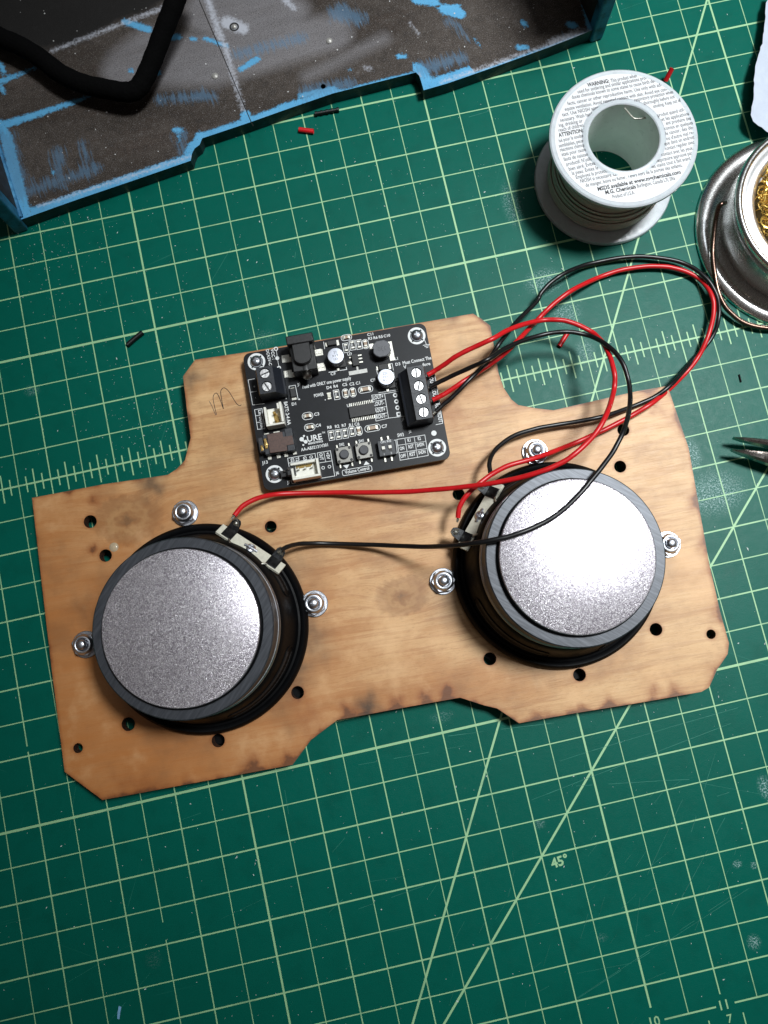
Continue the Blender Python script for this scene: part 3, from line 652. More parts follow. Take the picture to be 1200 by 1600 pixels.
# makers' mark
txt('URE', (18.78, 15.59), 1.95, R(1), 5.6, -.004); txt('TM', (24.67, 17.70), .6, 0, 1.1); txt('electronics', (18.85, 14.46), .95, R(1), 5.6, .012); txt('AA-AB32131V301', (15.87, 12.47), 1.05, R(1), 10.2, .008)
for (p, r) in (((16.76, 17.00), .82), ((18.09, 15.79), .70), ((17.81, 18.08), .40), ((17.00, 14.72), .36)): S.disc(*p, r, Z)
S.poly([(17.00, 16.47), (17.75, 15.93)], .5, Z + .004).poly([(17.27, 16.98), (17.70, 17.83)], .16, Z + .004)
txt('J13', (0.72, 10.12), 1.05); txt('J7', (8.70, 1.21), 1.0); txt('J6', (27.01, 1.45), 1.0)
rect((10.43, 10.78), (20.78, 10.77), (20.39, 0.87), (10.47, 1.00))
S.poly([(10.67, 8.88), (20.70, 8.75)], .2, Z)
for q, tt in (((11.49, 10.59), 'G2'), ((13.37, 10.55), 'T2'), ((16.17, 10.34), 'G3'), ((18.51, 10.22), 'CH')): txt(tt, q, 1.1, R(-90), 1.5, .02)
rect((21.62, 10.81), (26.60, 10.77), (26.58, 1.05), (21.52, 1.11)); S.poly([(24.05, 10.74), (24.16, 7.13)], .18, Z); S.poly([(21.48, 6.94), (26.48, 6.86)], .18, Z)
txt('OUT', (22.29, 10.43), 1.1, R(-90), 2.6, .02); txt('+5V', (24.82, 10.34), 1.1, R(-90), 2.6, .02)
for p in ((22.87, 4.85), (25.23, 4.87)): S.ring(*p, .42, .62, Z, 16)
txt('SW2', (30.19, 11.80), 1.0, 0, 1.9); txt('SW1', (37.60, 11.84), 1.0, 0, 1.9); txt('SW3', (52.24, 11.44), 1.15, 0, 2.4); txt('J1', (54.83, 17.45), .9); txt('J2', (56.61, 12.31), .8)
c0 = (35.12, 1.58); S.poly(rr(c0[0] - 5.55, c0[0] + 5.55, c0[1] - 1.02, c0[1] + 1.02, .6, 4), .2, Z, True); txt('Volume Control', (c0[0], c0[1] - .45), 1.1, R(.5), 9.2, .012, 'CENTER')
p = (31.47, 3.75); S.add([(p[0] - 1.15, p[1] + .65, Z), (p[0], p[1] - .85, Z), (p[0] + 1.15, p[1] + .65, Z)], [(0, 1, 2)]); p = (39.01, 3.75); S.add([(p[0] - 1.15, p[1] - .6, Z), (p[0] + 1.15, p[1] - .6, Z), (p[0], p[1] + .8, Z)], [(0, 1, 2)])
rect((51.76, 10.61), (62.36, 10.45), (62.23, 2.54), (51.60, 2.60)); S.poly([(51.76, 8.34), (62.31, 8.02)], .18, Z).poly([(51.72, 5.46), (62.28, 5.21)], .18, Z).poly([(54.79, 10.57), (54.67, 2.58)], .18, Z).poly([(58.31, 10.47), (58.18, 2.53)], .18, Z)
for q, tt, w in (((55.67, 8.92), 'K1', 1.1), ((59.55, 8.88), 'K2', 1.1), ((52.20, 6.32), 'ON', 1.7), ((55.53, 6.38), 'RST', 2.0), ((58.70, 6.47), 'SHDN', 2.7), ((51.95, 3.40), 'OFF', 2.1), ((55.40, 3.44), 'RST', 2.2), ((58.78, 3.58), 'SHDN', 2.7)): txt(tt, q, 1.15, R(.5), w, .02)
S.poly([(59.00, 8.07), (62.01, 7.95)], .14, Z).poly([(55.67, 4.96), (57.69, 4.92)], .14, Z)
S.poly([(50.61, 10.49), (51.33, 10.49), (51.05, 5.58), (50.43, 5.49)], .2, Z)
rect((45.49, 29.05), (50.32, 28.75), (50.15, 19.21), (45.33, 18.91)); S.poly([(45.53, 26.59), (50.32, 26.48)], .18, Z); S.poly([(45.53, 23.89), (50.26, 23.70)], .18, Z); S.poly([(45.49, 21.38), (50.23, 21.28)], .18, Z)
S.poly([(50.32, 28.75), (55.47, 28.77)], .18, Z); S.poly([(50.15, 19.21), (56.19, 18.88)], .18, Z)
txt('LOUT+', (45.82, 27.18), 1.35, R(.5), 3.9, .02); txt('LOUT-', (45.67, 24.70), 1.35, R(.5), 3.9, .02); txt('ROUT+', (45.62, 22.11), 1.35, R(.5), 3.9, .02); txt('ROUT-', (45.68, 19.68), 1.35, R(.5), 3.9, .02)
for p in ((54.21, 27.48), (54.24, 25.02), (54.21, 22.57)): S.ring(*p, .42, .85, Z, 20)
p = (54.20, 20.03); S.poly([(p[0] - .62, p[1] - .62), (p[0] + .62, p[1] - .62), (p[0] + .62, p[1] + .62), (p[0] - .62, p[1] + .62)], .42, Z, True)
S.disc(*(65.86, 10.53), 1.0, Z); txt('U1', (35.61, 26.09), 1.0)
q = (69.41, 44.75); S.poly([(68.97, 46.95), q], .2, Z); S.poly([(q[0] - 1.25, q[1]), (q[0] + 1.25, q[1])], .22, Z + .003); S.poly([(q[0] - .8, q[1] - .55), (q[0] + .8, q[1] - .55)], .22, Z); S.poly([(q[0] - .35, q[1] - 1.1), (q[0] + .35, q[1] - 1.1)], .22, Z)
xr = 67.1
for tt, p in (('LOUT', (68.07, 32.57)), ('LOUT', (68.18, 27.24)), ('ROUT', (68.29, 21.55)), ('ROUT', (68.48, 18.00))): txt(tt, (p[0], p[1]), 1.3, R(-90), 3.9, .02)
S.poly([(70.35, 32.54), (69.79, 13.68), (67.24, 13.56)], .2, Z)
S.poly([(31.13, 52.74), (31.05, 50.07)], .2, Z); S.poly([(27.03, 53.67), (26.87, 41.64), (26.03, 41.03)], .2, Z); S.poly([(37.81, 43.10), (37.93, 40.60), (31.12, 40.68)], .25, Z)
S.poly([(49.35, 38.80), (48.98, 38.75), (49.11, 36.36)], .2, Z); S.poly([(54.15, 39.84), (55.26, 39.83), (55.26, 37.16)], .2, Z); S.poly([(55.20, 36.41), (55.14, 33.00), (56.31, 33.36)], .2, Z); S.poly([(55.33, 32.01), (55.40, 29.35), (48.25, 29.50)], .2, Z)
S.build('printed_legend', silk, pcb, smooth=0)
# solder pads (tinned)
P_ = MB()
def pad(c, w, h, rot=0.0, z=.07): P_.box(c[0] - w / 2, c[0] + w / 2, c[1] - h / 2, c[1] + h / 2, 0.02, z)
for c, w, h in (((15.90, 48.88), 3.0, 2.8), ((15.84, 42.86), 3.0, 2.6), ((28.65, 48.96), 3.0, 2.4), ((28.74, 42.90), 2.8, 2.4), ((55.66, 44.74), 1.8, 7.5), ((48.75, 47.90), 1.6, 2.0)): pad(c, w, h)
P_.build('solder_pads', tinned, pcb, bev=.05)
P2 = MB(); c = (41.99, 38.86); P2.box(c[0] - 3.5, c[0] + 3.5, c[1] - .75, c[1] + .75, .02, .07); P2.box(c[0] - .35, c[0] + .35, c[1], c[1] + 2.2, .02, .075); P2.build('heat_pad', pbr('dull_tinned_copper', (.42, .42, .40), .5, .5), pcb)

# small chip parts
def chip_cap(p, lx, ly):
    vertical = ly > lx; c = MB()
    c.box(p[0] - lx / 2, p[0] + lx / 2, p[1] - ly / 2, p[1] + ly / 2, .05, .75); o = c.build('chip_capacitor', ceramic, pcb, bev=.1)
    e = MB()
    for s in (-1, 1):
        if vertical: e.box(p[0] - lx / 2 - .03, p[0] + lx / 2 + .03, p[1] + s * ly / 2 - (.4 if s > 0 else .05), p[1] + s * ly / 2 + (.05 if s > 0 else .4), .04, .8); e.box(p[0] - lx / 2 - .1, p[0] + lx / 2 + .1, p[1] + s * (ly / 2 + .25) - .3, p[1] + s * (ly / 2 + .25) + .3, .02, .12)
        else: e.box(p[0] + s * lx / 2 - (.4 if s > 0 else .05), p[0] + s * lx / 2 + (.05 if s > 0 else .4), p[1] - ly / 2 - .03, p[1] + ly / 2 + .03, .04, .8); e.box(p[0] + s * (lx / 2 + .25) - .3, p[0] + s * (lx / 2 + .25) + .3, p[1] - ly / 2 - .1, p[1] + ly / 2 + .1, .02, .12)
    e.build('end_caps', tinned, o, bev=.06)
for p in ((20.38, 25.40), (20.48, 20.96)): chip_cap(p, 1.9, 1.2)
for p in ((35.91, 31.47), (38.67, 31.41), (38.40, 16.42), (46.63, 49.13)): chip_cap(p, 1.2, 1.9)
chip_cap((43.49, 31.68), 3.0, 1.4); chip_cap((43.61, 16.52), 3.0, 1.4); chip_cap((39.93, 52.96), 1.8, 1.1)
for p, tt in (((39.08, 49.00), '103'), ((41.71, 49.55), '183'), ((44.20, 49.41), '103'), ((27.93, 16.48), '102'), ((30.58, 16.38), '102'), ((33.11, 16.30), '102'), ((35.79, 16.59), '102'), ((32.52, 31.58), '102')):
    o = MB().box(p[0] - .62, p[0] + .62, p[1] - .98, p[1] + .98, .04, .5).build('chip_resistor', res_black, pcb, bev=.05)
    MB().box(p[0] - .66, p[0] + .66, p[1] + .72, p[1] + 1.4, .03, .53).box(p[0] - .66, p[0] + .66, p[1] - 1.4, p[1] - .72, .03, .53).build('end_caps', tinned, o, bev=.06)
    MB().text(tt, p[0], p[1], .6, .512, R(90), 1.1, .02, 'CENTER').build('value_print', silk, o, smooth=0)
p = (29.69, 31.56); o = MB().box(p[0] - .62, p[0] + .62, p[1] - .7, p[1] + .7, .04, .6).build('status_light', pbr('clear_led_lens', (.75, .74, .62), .25), pcb, bev=.12)
MB().box(p[0] - .75, p[0] + .75, p[1] + .7, p[1] + 1.35, .03, .3).box(p[0] - .75, p[0] + .75, p[1] - 1.35, p[1] - .7, .03, .3).build('led_contacts', tinned, o, bev=.06)

# amplifier chip with 14 leads a side
p = (40.89, 23.67); ch = MB().box(p[0] - 4.9, p[0] + 4.9, p[1] - 2.2, p[1] + 2.2, .1, 1.2).build('amplifier_chip', ic_black, pcb, bev=.15)
e = MB()
for k in range(13):
    x = p[0] - 4.2 + k * .7
    for s in (-1, 1): e.box(x - .13, x + .13, p[1] + s * 2.9 - .75, p[1] + s * 2.9 + .75, .03, .22)
e.build('chip_leads', tinned, ch)
p = (41.79, 43.40); ch = MB().box(p[0] - 1.25, p[0] + 1.25, p[1] - 2.3, p[1] + 2.3, .1, 1.3).build('regulator_chip', ic_black, pcb, bev=.12)
e = MB()
for y, w in ((1.5, .9), (-.9, 1.0), (.2, .0)):
    if w: e.box(p[0] - 2.2, p[0] - 1.2, p[1] + y - .3, p[1] + y + .3, .03, .25)
for y in (1.75, .45, -.95): e.box(p[0] + 1.2, p[0] + 2.7, p[1] + y - .32, p[1] + y + .32, .03, .25)
e.lathe([(0.01, .3), (.6, .28), (.95, .05)], 14, None, p[0] - 2.4, p[1] - .4); e.build('chip_leads', tinned, ch, bev=.08)
for nm, p, lx, ly in (('diode', (34.15, 51.54), 3.6, 1.9), ('diode', (16.50, 34.96), 2.0, 3.4), ('diode', (51.76, 38.86), 3.8, 2.2)):
    d = MB().box(p[0] - lx / 2, p[0] + lx / 2, p[1] - ly / 2, p[1] + ly / 2, .1, 1.3).build(nm, ic_black, pcb, bev=.2)
    e = MB()
    if lx > ly: e.box(p[0] - lx / 2 - .8, p[0] - lx / 2 + .1, p[1] - .8, p[1] + .8, .03, .2).box(p[0] + lx / 2 - .1, p[0] + lx / 2 + .9, p[1] - 1.1, p[1] + 1.1, .03, .2)
    else: e.box(p[0] - .9, p[0] + .9, p[1] - ly / 2 - .9, p[1] - ly / 2 + .1, .03, .2).box(p[0] - .8, p[0] + .8, p[1] + ly / 2 - .1, p[1] + ly / 2 + .5, .03, .2)
    e.build('diode_contacts', tinned, d, bev=.06)

# electrolytic capacitors
al = mat_metal('capacitor_can', (.48, .50, .56), .42, .02, 3); sleeve = pbr('capacitor_can_side', (.20, .20, .22), .3, .8)
def can(p, marks):
    x, y = p
    b = MB().prism([(x - 3.3, y - 3.3), (x + 3.3, y - 3.3), (x + 3.3, y + 2.3), (x + 2.3, y + 3.3), (x - 2.3, y + 3.3), (x - 3.3, y + 2.3)], .05, .9).build('capacitor', ic_black, pcb, bev=.15)
    MB().lathe([(2.7, .9), (3.05, 1.1), (3.05, 1.5), (2.85, 1.7), (3.1, 1.95), (3.1, 5.2), (2.95, 5.42)], 48, None, x, y).build('can_side', sleeve, b, smooth=50)
    MB().lathe([(0.01, 5.4), (2.7, 5.4), (2.95, 5.38), (3.06, 5.2)], 48, None, x, y).build('can_top', al, b)
    t = MB()
    for k, m in enumerate(marks): t.text(m, x, y + .9 - k * 1.3, .95, 5.415, R(2), None, .01, 'CENTER')
    t.build('value_print', grey_ink, b, smooth=0)
    MB().box(x - .5, x + .5, y - 4.3, y - 3.2, .03, .3).box(x - .5, x + .5, y + 3.2, y + 4.2, .03, .3).build('can_leads', tinned, b, bev=.1)
can((34.75, 44.82), ('22', 'RVT', '16V')); can((51.74, 33.53), ('220', '16V', 'RVT'))
# inductor
x, y = (52.13, 44.85)
ind = MB().prism([(x + 3.6 * q * math.cos(R(a)), y + 3.45 * q * math.sin(R(a))) for a, q in ((22, 1), (45, 1), (68, 1), (112, 1), (135, 1), (158, 1), (172, .93), (180, .86), (188, .93), (202, 1), (225, 1), (248, 1), (292, 1), (315, 1), (338, 1), (352, .93), (0, .86), (8, .93))], 3.2, 4.6).build('inductor', pbr('grey_ferrite_top', (.085, .088, .10), .38, bump=.02, bsc=2), pcb, bev=.25)
MB().lathe([(2.7, .2), (2.7, 1), (2.6, 1.2), (2.6, 3.2)], 32, None, x, y).prism([(x + 3.5 * math.cos(R(a)), y + 3.4 * math.sin(R(a))) for a in range(0, 360, 20)], .05, 1.1).build('inductor_core', ic_black, ind, bev=.1)
MB().text('330', x + .1, y + .65, 1.7, 4.615, R(181), 3.1, -.02, 'CENTER').build('value_print', pbr('dark_mark', (.012, .012, .013), .5), ind, smooth=0)

# barrel power jack, overhanging the upper edge
x, y = (22.78, 48.09); jy = 53.5
J = MB().box(x - 4.4, x + 4.6, y - 7.8, y + 2.6, .2, 8.2); J.box(x - 5.0, x + 5.0, y + 2.0, y + 5.4, .2, 10.8)
pj = J.build('power_jack', blk_plastic, pcb, bev=.35)
MB().prism([(x - 3.3, y + 2.1)] + [(x - 3.3 + 3.3 * (1 - math.cos(R(a))) , y - 3.2 - 2.6 * math.sin(R(a))) for a in range(0, 181, 15)] + [(x + 3.3, y + 2.1)], 8.2, 10.4).build('jack_top', blk_plastic, pj, bev=.3)
T = Matrix.Translation((x + .1, y - 7.7, 4.2)) @ Matrix.Rotation(R(90), 4, 'X')
MB().lathe([(0, 0), (4.1, 0), (4.1, -4.5), (3.9, -5)], 40, T).build('jack_barrel', blk_plastic, pj)
MB().lathe([(0.01, 3.0), (1.0, 2.8), (1.6, 2.2), (1.7, .3)], 20, Matrix.Translation((x + .3, y - 7.6, 5.2)) @ Matrix.Rotation(R(70), 4, 'X')).build('centre_pin', mat_metal('dark_steel', (.35, .33, .30), .3), pj)
MB().box(x - 7.0, x - 4.3, y - .9, y + 1.1, .08, .3).box(x - 7.0, x - 4.3, y - 7, y - 5, .08, .3).box(x + 4.3, x + 7.0, y + .4, y + 2.2, .08, .3).box(x + 4.3, x + 7.0, y - 5.2, y - 3.4, .08, .3).build('jack_tabs', tinned, pj, bev=.06)

# screw terminal blocks
scrw = mat_metal('terminal_screw', (.66, .66, .66), .38, .08, 1.2)
tb_mat = pbr('terminal_block_plastic', (.016, .019, .026), .42, var=.15, bump=.01, bsc=5)
def screw_block(x, y0, n, flip, wires):
    """x = centre line of the screws; the block runs up from y0 with n ways at 5.08"""
    s = -1 if flip else 1; Ln = n * 5.0
    T = Matrix.Translation((x, y0, 0)) @ Matrix.Diagonal((s, 1, 1, 1))
    prof = [(-6.3, 0.1), (-6.3, 4.6), (-5.6, 5.0), (-3.0, 9.2), (3.0, 9.2), (3.5, 8.0), (3.5, .1)]
    b = MB(); nn = len(prof)
    b.v = [tuple(T @ Vector((px, yy, pz))) for yy in (0, Ln) for px, pz in prof]
    f = [tuple(range(nn)), tuple(reversed(range(nn, 2 * nn)))] + [(i, i + nn, (i + 1) % nn + nn, (i + 1) % nn) for i in range(nn)]
    b.f = [tuple(reversed(q)) for q in f] if not flip else f; b.m = [0] * len(b.f)
    o = b.build('terminal_block', tb_mat, pcb, smooth=0, bev=.15)
    mb2, V2, nt2 = slab([(-3.0, 0.0), (3.0, 0.0), (3.0, Ln), (-3.0, Ln)], [(0.1, 2.5 + 5.0 * k, 2.05) for k in range(n)], 9.15, 10.0, 1.2)
    mb2.v = [tuple(T @ Vector(p)) for p in mb2.v]; mb2.m = [0] * len(mb2.f)
    if flip: mb2.f = [tuple(reversed(q)) for q in mb2.f]
    mb2.build('top_face', tb_mat, o, smooth=0)
    for k in range(n):
        cy = 2.5 + 5.0 * k; c = T @ Vector((.1, cy, 0))
        sc_ = MB().cyl(c.x, c.y, 1.78, 9.1, 9.72, 28, bev=.12).build('terminal_screw', scrw, o)
        MB().box(-1.6, 1.6, -.26, .26, 9.70, 9.76, Matrix.Translation((c.x, c.y, 0)) @ Matrix.Rotation(R(wires[k]), 4, 'Z')).build('screw_slot', res_black, sc_)
        if k: MB().box(-3.05, 3.05, 5.0 * k - .07, 5.0 * k + .07, 9.97, 10.03, T).build('block_joint', ic_black, o)
    return o
c = (62.58, 26.97); d4 = (62.61, 16.70)
screw_block((c[0] + d4[0]) / 2, d4[1] - 2.5, 4, False, (80, 100, 70, 84))
c = (8.13, 41.39); c2 = (8.18, 36.30); screw_block((c[0] + c2[0]) / 2, c2[1] - 2.5, 2, True, (115, 15))

# white headers
x, y = (8.52, 26.24)
h = MB().box(x - 3.4, x + 3.4, y - 3.7, y - 3.0, .1, 6).box(x - 3.4, x - 2.5, y - 3.0, y + 3.7, .1, 6).box(x + 2.5, x + 3.4, y - 3.0, y + 4.6, .1, 6.6).box(x - 2.5, x + 2.5, y - 3.0, y + 3.7, .1, 2.2).box(x + 1.6, x + 2.5, y + 2.2, y + 4.4, .1, 6.2).build('battery_header', white_plastic, pcb, bev=.15)
for q in (-1.25, 1.25): MB().box(x - .2 + .3, x + .35 + .3, y + q - .3, y + q + .3, 1.0, 5.2).build('pin', gold, h)
MB().prism([(x - .2, y - 2.4), (x + 1.6, y - 2.2), (x + 1.4, y + .2), (x + .2, y + 2.6), (x - .6, y + 2.4)], 2.1, 2.45).build('flux_stain', pbr('amber_flux', (.30, .20, .05), .3), h)
x, y = (16.60, 4.46)
h = MB().box(x - 5.2, x + 5.2, y - 3.4, y - 2.6, .1, 6).box(x - 5.2, x - 4.3, y - 2.6, y + 1.0, .1, 6).box(x + 4.3, x + 5.2, y - 2.6, y + 3.2, .1, 6).box(x - 5.2, x + 4.3, y + 2.3, y + 3.2, .1, 4.8).box(x - 4.3, x + 4.3, y - 2.6, y + 2.3, .1, 2.4).build('volume_header', white_plastic, pcb, bev=.15)
for q in (-2.5, 0, 2.5): MB().box(x + q - .25, x + q + .25, y + .5, y + 1.0, 1, 5.0).build('pin', tinned, h)
MB().box(x - 3.4, x + 2.6, y + 1.2, y + 2.2, 2.3, 2.7).build('flux_stain', bpy.data.materials['amber_flux'], h)
MB().box(x - 4.6, x + 5.0, y - 3.9, y - 3.42, .1, 1.0).build('foot', ic_black, h)
x, y = (10.47, 4.85)
h = MB().box(x - 3.4, x + 2.2, y - 1.3, y + 1.1, .1, 2.6).box(x - .6, x + 2.4, y - 1.6, y + 1.6, .1, 5.2).build('jumper', blk_plastic, pcb, bev=.15)
for q in (-1.6, 0.2): MB().box(x + q - .3, x + q + .3, y + .3, y + .9, 2, 6.0 if q > 0 else 4.0).build('pin', chrome, h)

# headphone jack with brown shield
x, y = (8.27, 16.58)
j = MB().box(x - 5.4, x + 5.8, y - 3.9, y + 3.7, .1, 3.6).box(x - 7.2, x - 5.4, y - 2.9, y + 2.7, .1, 4.4).box(x + 3.0, x + 5.8, y + 1.0, y + 4.5, .1, 4.0).box(x + 3.0, x + 5.8, y - 4.1, y - 1.4, .1, 4.0).build('headphone_jack', pbr('dark_jack_plastic', (.03, .033, .04), .4), pcb, bev=.2)
MB().prism([(x - 3.6, y - 3.7), (x + 2.9, y - 3.9), (x + 2.9, y - 1.9), (x + 5.6, y - 1.9), (x + 5.6, y + 1.5), (x + 2.1, y + 1.5), (x + 2.1, y + 3.5), (x - 3.6, y + 3.5)], 4.0, 4.3).build('shield', brown_cover, j, bev=.1)
MB().box(x - 5.2, x - 4.0, y - 1.8, y + 2.2, 3.5, 4.1).box(x - 6.7, x - 5.7, y - 2.6, y - .3, 4.3, 4.7).build('spring_contact', gold, j, bev=.2)
t = MB()
for tx in (-4.4, -1.0, 1.8): t.box(x + tx - .7, x + tx + .7, y - 5.3, y - 3.8, .05, .5)
t.box(x + 4.4, x + 5.9, y - 5.0, y - 3.9, .05, .5).box(x - 4.8, x - 2.8, y + 3.7, y + 4.2, .05, 3.4).box(x - 1.2, x + 1.2, y + 3.6, y + 4.1, .05, 3.9); t.build('jack_tabs', tinned, j, bev=.08)

# push buttons and the two-way switch
for cc in ((31.52, 7.92), (38.94, 8.23)):
    x, y = cc
    b = MB().box(x - 3.0, x + 3.0, y - 3.0, y + 3.0, .1, 1.9).build('push_button', blk_plastic, pcb, bev=.1)
    MB().prism(rr(x - 3.0, x + 3.0, y - 3.0, y + 3.0, .5, 3), 1.9, 2.3).build('cover_plate', mat_metal('brushed_cover', (.20, .195, .18), .40) if 'brushed_cover' not in bpy.data.materials else bpy.data.materials['brushed_cover'], b, bev=.1)
    MB().lathe([(0.01, 3.5), (1.45, 3.5), (1.72, 3.3), (1.75, 2.25)], 32, None, x, y).build('button_cap', pbr('grey_button', (.045, .047, .055), .45) if 'grey_button' not in bpy.data.materials else bpy.data.materials['grey_button'], b)
    for sx_ in (-1, 1):
        for sy_ in (-1, 1): MB().cyl(x + sx_ * 2.3, y + sy_ * 2.3, .5, 2.3, 2.55, 14, bev=.1).build('corner_stud', blk_plastic, b)
        for sy_ in (-1, 1): MB().box(x + sx_ * 2.25 - .35, x + sx_ * 2.25 + .35, y + sy_ * 3.7 - .8, y + sy_ * 3.7 + .8, .05, .6).build('leg', tinned, b, bev=.1)
x, y = (47.38, 7.64)
b = MB().box(x - 3.1, x + 3.1, y - 3.0, y + 3.0, .2, 2.9).build('dip_switch', tb_mat, pcb, bev=.15)
for q in (-1.25, 1.25):
    MB().box(x + q - .62, x + q + .62, y - 1.6, y + 1.6, 2.9, 2.93).build('switch_slot', ic_black, b)
    MB().box(x + q - .58, x + q + .58, y - .65, y + .55, 2.9, 3.7).build('switch_lever', white_plastic, b, bev=.08)
    for s in (-1, 1): MB().box(x + q - .4, x + q + .4, y + s * 3.9 - .95, y + s * 3.9 + .95, .05, .5).build('leg', tinned, b, bev=.1)
mm = MB(); mm.text('ON', x - 1.9, y + 1.9, .9, 2.92, 0, 1.8, .01).text('KE', x + .5, y + 1.9, .9, 2.92, 0, 1.6, .01).text('1', x - 1.4, y - 2.7, .8, 2.92).text('2', x + 1.1, y - 2.7, .8, 2.92); mm.build('switch_print', silk, b, smooth=0)

# ------------------------------------------------------------------ wires
def wire(name, label, mat, pts, r, grp='speaker wires looping from the board', bare=.9):
    P = spline(pts, 10); ph = random.uniform(0, 6)
    for i, p in enumerate(P):
        e = min(1, i / 12, (len(P) - 1 - i) / 12); p += Vector((math.sin(i * .31 + ph) + .6 * math.sin(i * .83 + ph * 2), math.cos(i * .27 + ph * 3) + .5 * math.sin(i * .71), .6 * math.sin(i * .4 + ph))) * .045 * e
    t = thing(name, label, 'wire', tuple(P[0]), 0, grp)
    o = Vector(P[0]); Q = [p - o for p in P]
    MB().tube(Q, lambda i: r * (1 + .02 * math.sin(i * .9 + ph)), 14).build('insulation', mat, t, smooth=70)
    for (a, b) in ((Q[0], Q[1]), (Q[-1], Q[-2])):
        d = (a - b).normalized(); c = MB()
        for k in range(4):
            ph = k * math.pi / 2; off = [Vector((math.cos(ph + s) * .28, math.sin(ph + s) * .28, 0)) for s in (0, .9, 1.8)]
            c.tube([a - d * .3 + off[0], a + d * bare * .6 + off[1], a + d * bare * 1.6 + off[2]], .2, 5)
        c.build('bare_strands', tinned, t, smooth=60)
    return t
wire('speaker_wire', 'red wire from the topmost terminal screw, crossing the wood to the left speaker', red_wire, [(-1.90, 181.15, 18.00), (1.22, 182.06, 18.50), (3.98, 182.72, 20.00), (9.23, 184.30, 23.00), (16.10, 185.56, 25.00), (23.35, 186.70, 27.00), (31.74, 190.42, 22.00), (44.07, 193.52, 15.00), (51.99, 192.12, 15.00), (58.20, 188.90, 15.00), (63.88, 183.74, 15.00), (63.78, 174.43, 24.00), (62.89, 164.64, 28.00), (60.73, 157.33, 28.00), (52.88, 148.19, 39.00), (46.33, 141.56, 41.00), (38.54, 136.70, 42.00), (31.89, 134.32, 41.00), (23.67, 133.15, 39.00), (11.90, 133.72, 34.00), (-2.96, 136.06, 27.00), (-18.35, 139.37, 20.00), (-36.60, 144.09, 14.00), (-50.65, 147.53, 11.50), (-64.62, 150.04, 13.00), (-72.49, 149.42, 18.00), (-78.35, 147.38, 21.00), (-81.95, 144.08, 23.00)], .93)
wire('speaker_wire', 'black wire lying across the shining plate, running on to the left speaker', black_wire, [(-1.97, 176.62, 18.00), (2.07, 177.42, 19.00), (6.70, 178.02, 21.00), (14.29, 178.44, 26.00), (19.56, 178.96, 29.00), (30.07, 184.01, 22.60), (41.98, 186.98, 17.50), (52.47, 186.28, 17.50), (60.78, 182.87, 17.50), (63.84, 175.77, 25.10), (66.16, 167.74, 29.00), (66.72, 159.08, 29.00), (63.54, 150.71, 33.00), (55.89, 140.96, 44.00), (49.29, 133.54, 45.50), (40.99, 126.88, 47.00), (33.30, 121.26, 47.50), (26.27, 117.40, 47.30), (18.74, 114.97, 47.20), (10.18, 113.64, 47.20), (0.49, 113.82, 45.50), (-7.79, 115.01, 39.00), (-18.68, 118.26, 26.00), (-31.66, 122.62, 16.00), (-45.37, 126.57, 12.00), (-54.58, 128.88, 12.00), (-61.94, 129.89, 16.00), (-65.63, 129.37, 20.00), (-68.18, 128.33, 22.00)], .86)
wire('speaker_wire', 'red wire of the big far loop, passing over the bright nut to the right speaker', red_wire, [(-2.20, 171.40, 18.00), (0.86, 172.07, 18.50), (3.67, 172.79, 19.00), (11.08, 175.59, 20.00), (19.66, 179.40, 17.00), (26.33, 182.02, 18.00), (33.34, 186.08, 19.00), (44.54, 195.07, 9.00), (51.62, 199.84, 9.00), (61.24, 204.35, 9.00), (75.09, 209.71, 2.60), (86.42, 210.72, 2.60), (98.47, 209.38, 2.60), (107.36, 206.14, 2.60), (114.33, 200.31, 2.60), (116.29, 192.73, 4.60), (115.28, 185.39, 4.60), (110.55, 176.39, 4.60), (104.32, 168.48, 2.60), (95.22, 161.89, 2.60), (80.11, 153.92, 12.50), (69.77, 150.27, 12.50), (57.36, 147.11, 12.50), (45.16, 144.56, 12.50), (30.06, 141.41, 21.00), (18.32, 140.25, 23.00), (9.57, 137.51, 25.00), (2.01, 133.50, 25.00), (-2.23, 129.62, 24.00), (-3.74, 125.83, 23.00)], .93)
wire('speaker_wire', 'black wire of the outermost loop, brushing the metal stand, ending at the right speaker', black_wire, [(-1.89, 166.95, 18.00), (1.29, 168.72, 18.50), (5.07, 170.59, 19.50), (12.30, 175.01, 21.00), (21.44, 181.64, 19.00), (27.01, 186.71, 20.50), (36.63, 195.57, 13.00), (47.47, 203.66, 7.50), (49.97, 206.45, 7.50), (54.73, 209.96, 7.50), (61.21, 212.55, 7.50), (72.92, 215.93, 3.00), (87.57, 215.51, 3.00), (99.15, 212.90, 3.00), (110.05, 207.82, 3.00), (115.70, 199.61, 5.00), (118.08, 190.80, 5.00), (116.37, 182.43, 5.00), (112.28, 175.53, 2.60), (101.64, 167.75, 2.60), (89.17, 159.50, 11.00), (81.14, 155.91, 11.00), (71.19, 153.92, 11.00), (58.30, 152.21, 14.00), (44.81, 152.84, 13.00), (34.41, 153.29, 13.50), (24.62, 152.12, 15.00), (16.36, 148.07, 18.00), (12.55, 143.88, 21.00), (11.45, 139.38, 23.00)], .86)

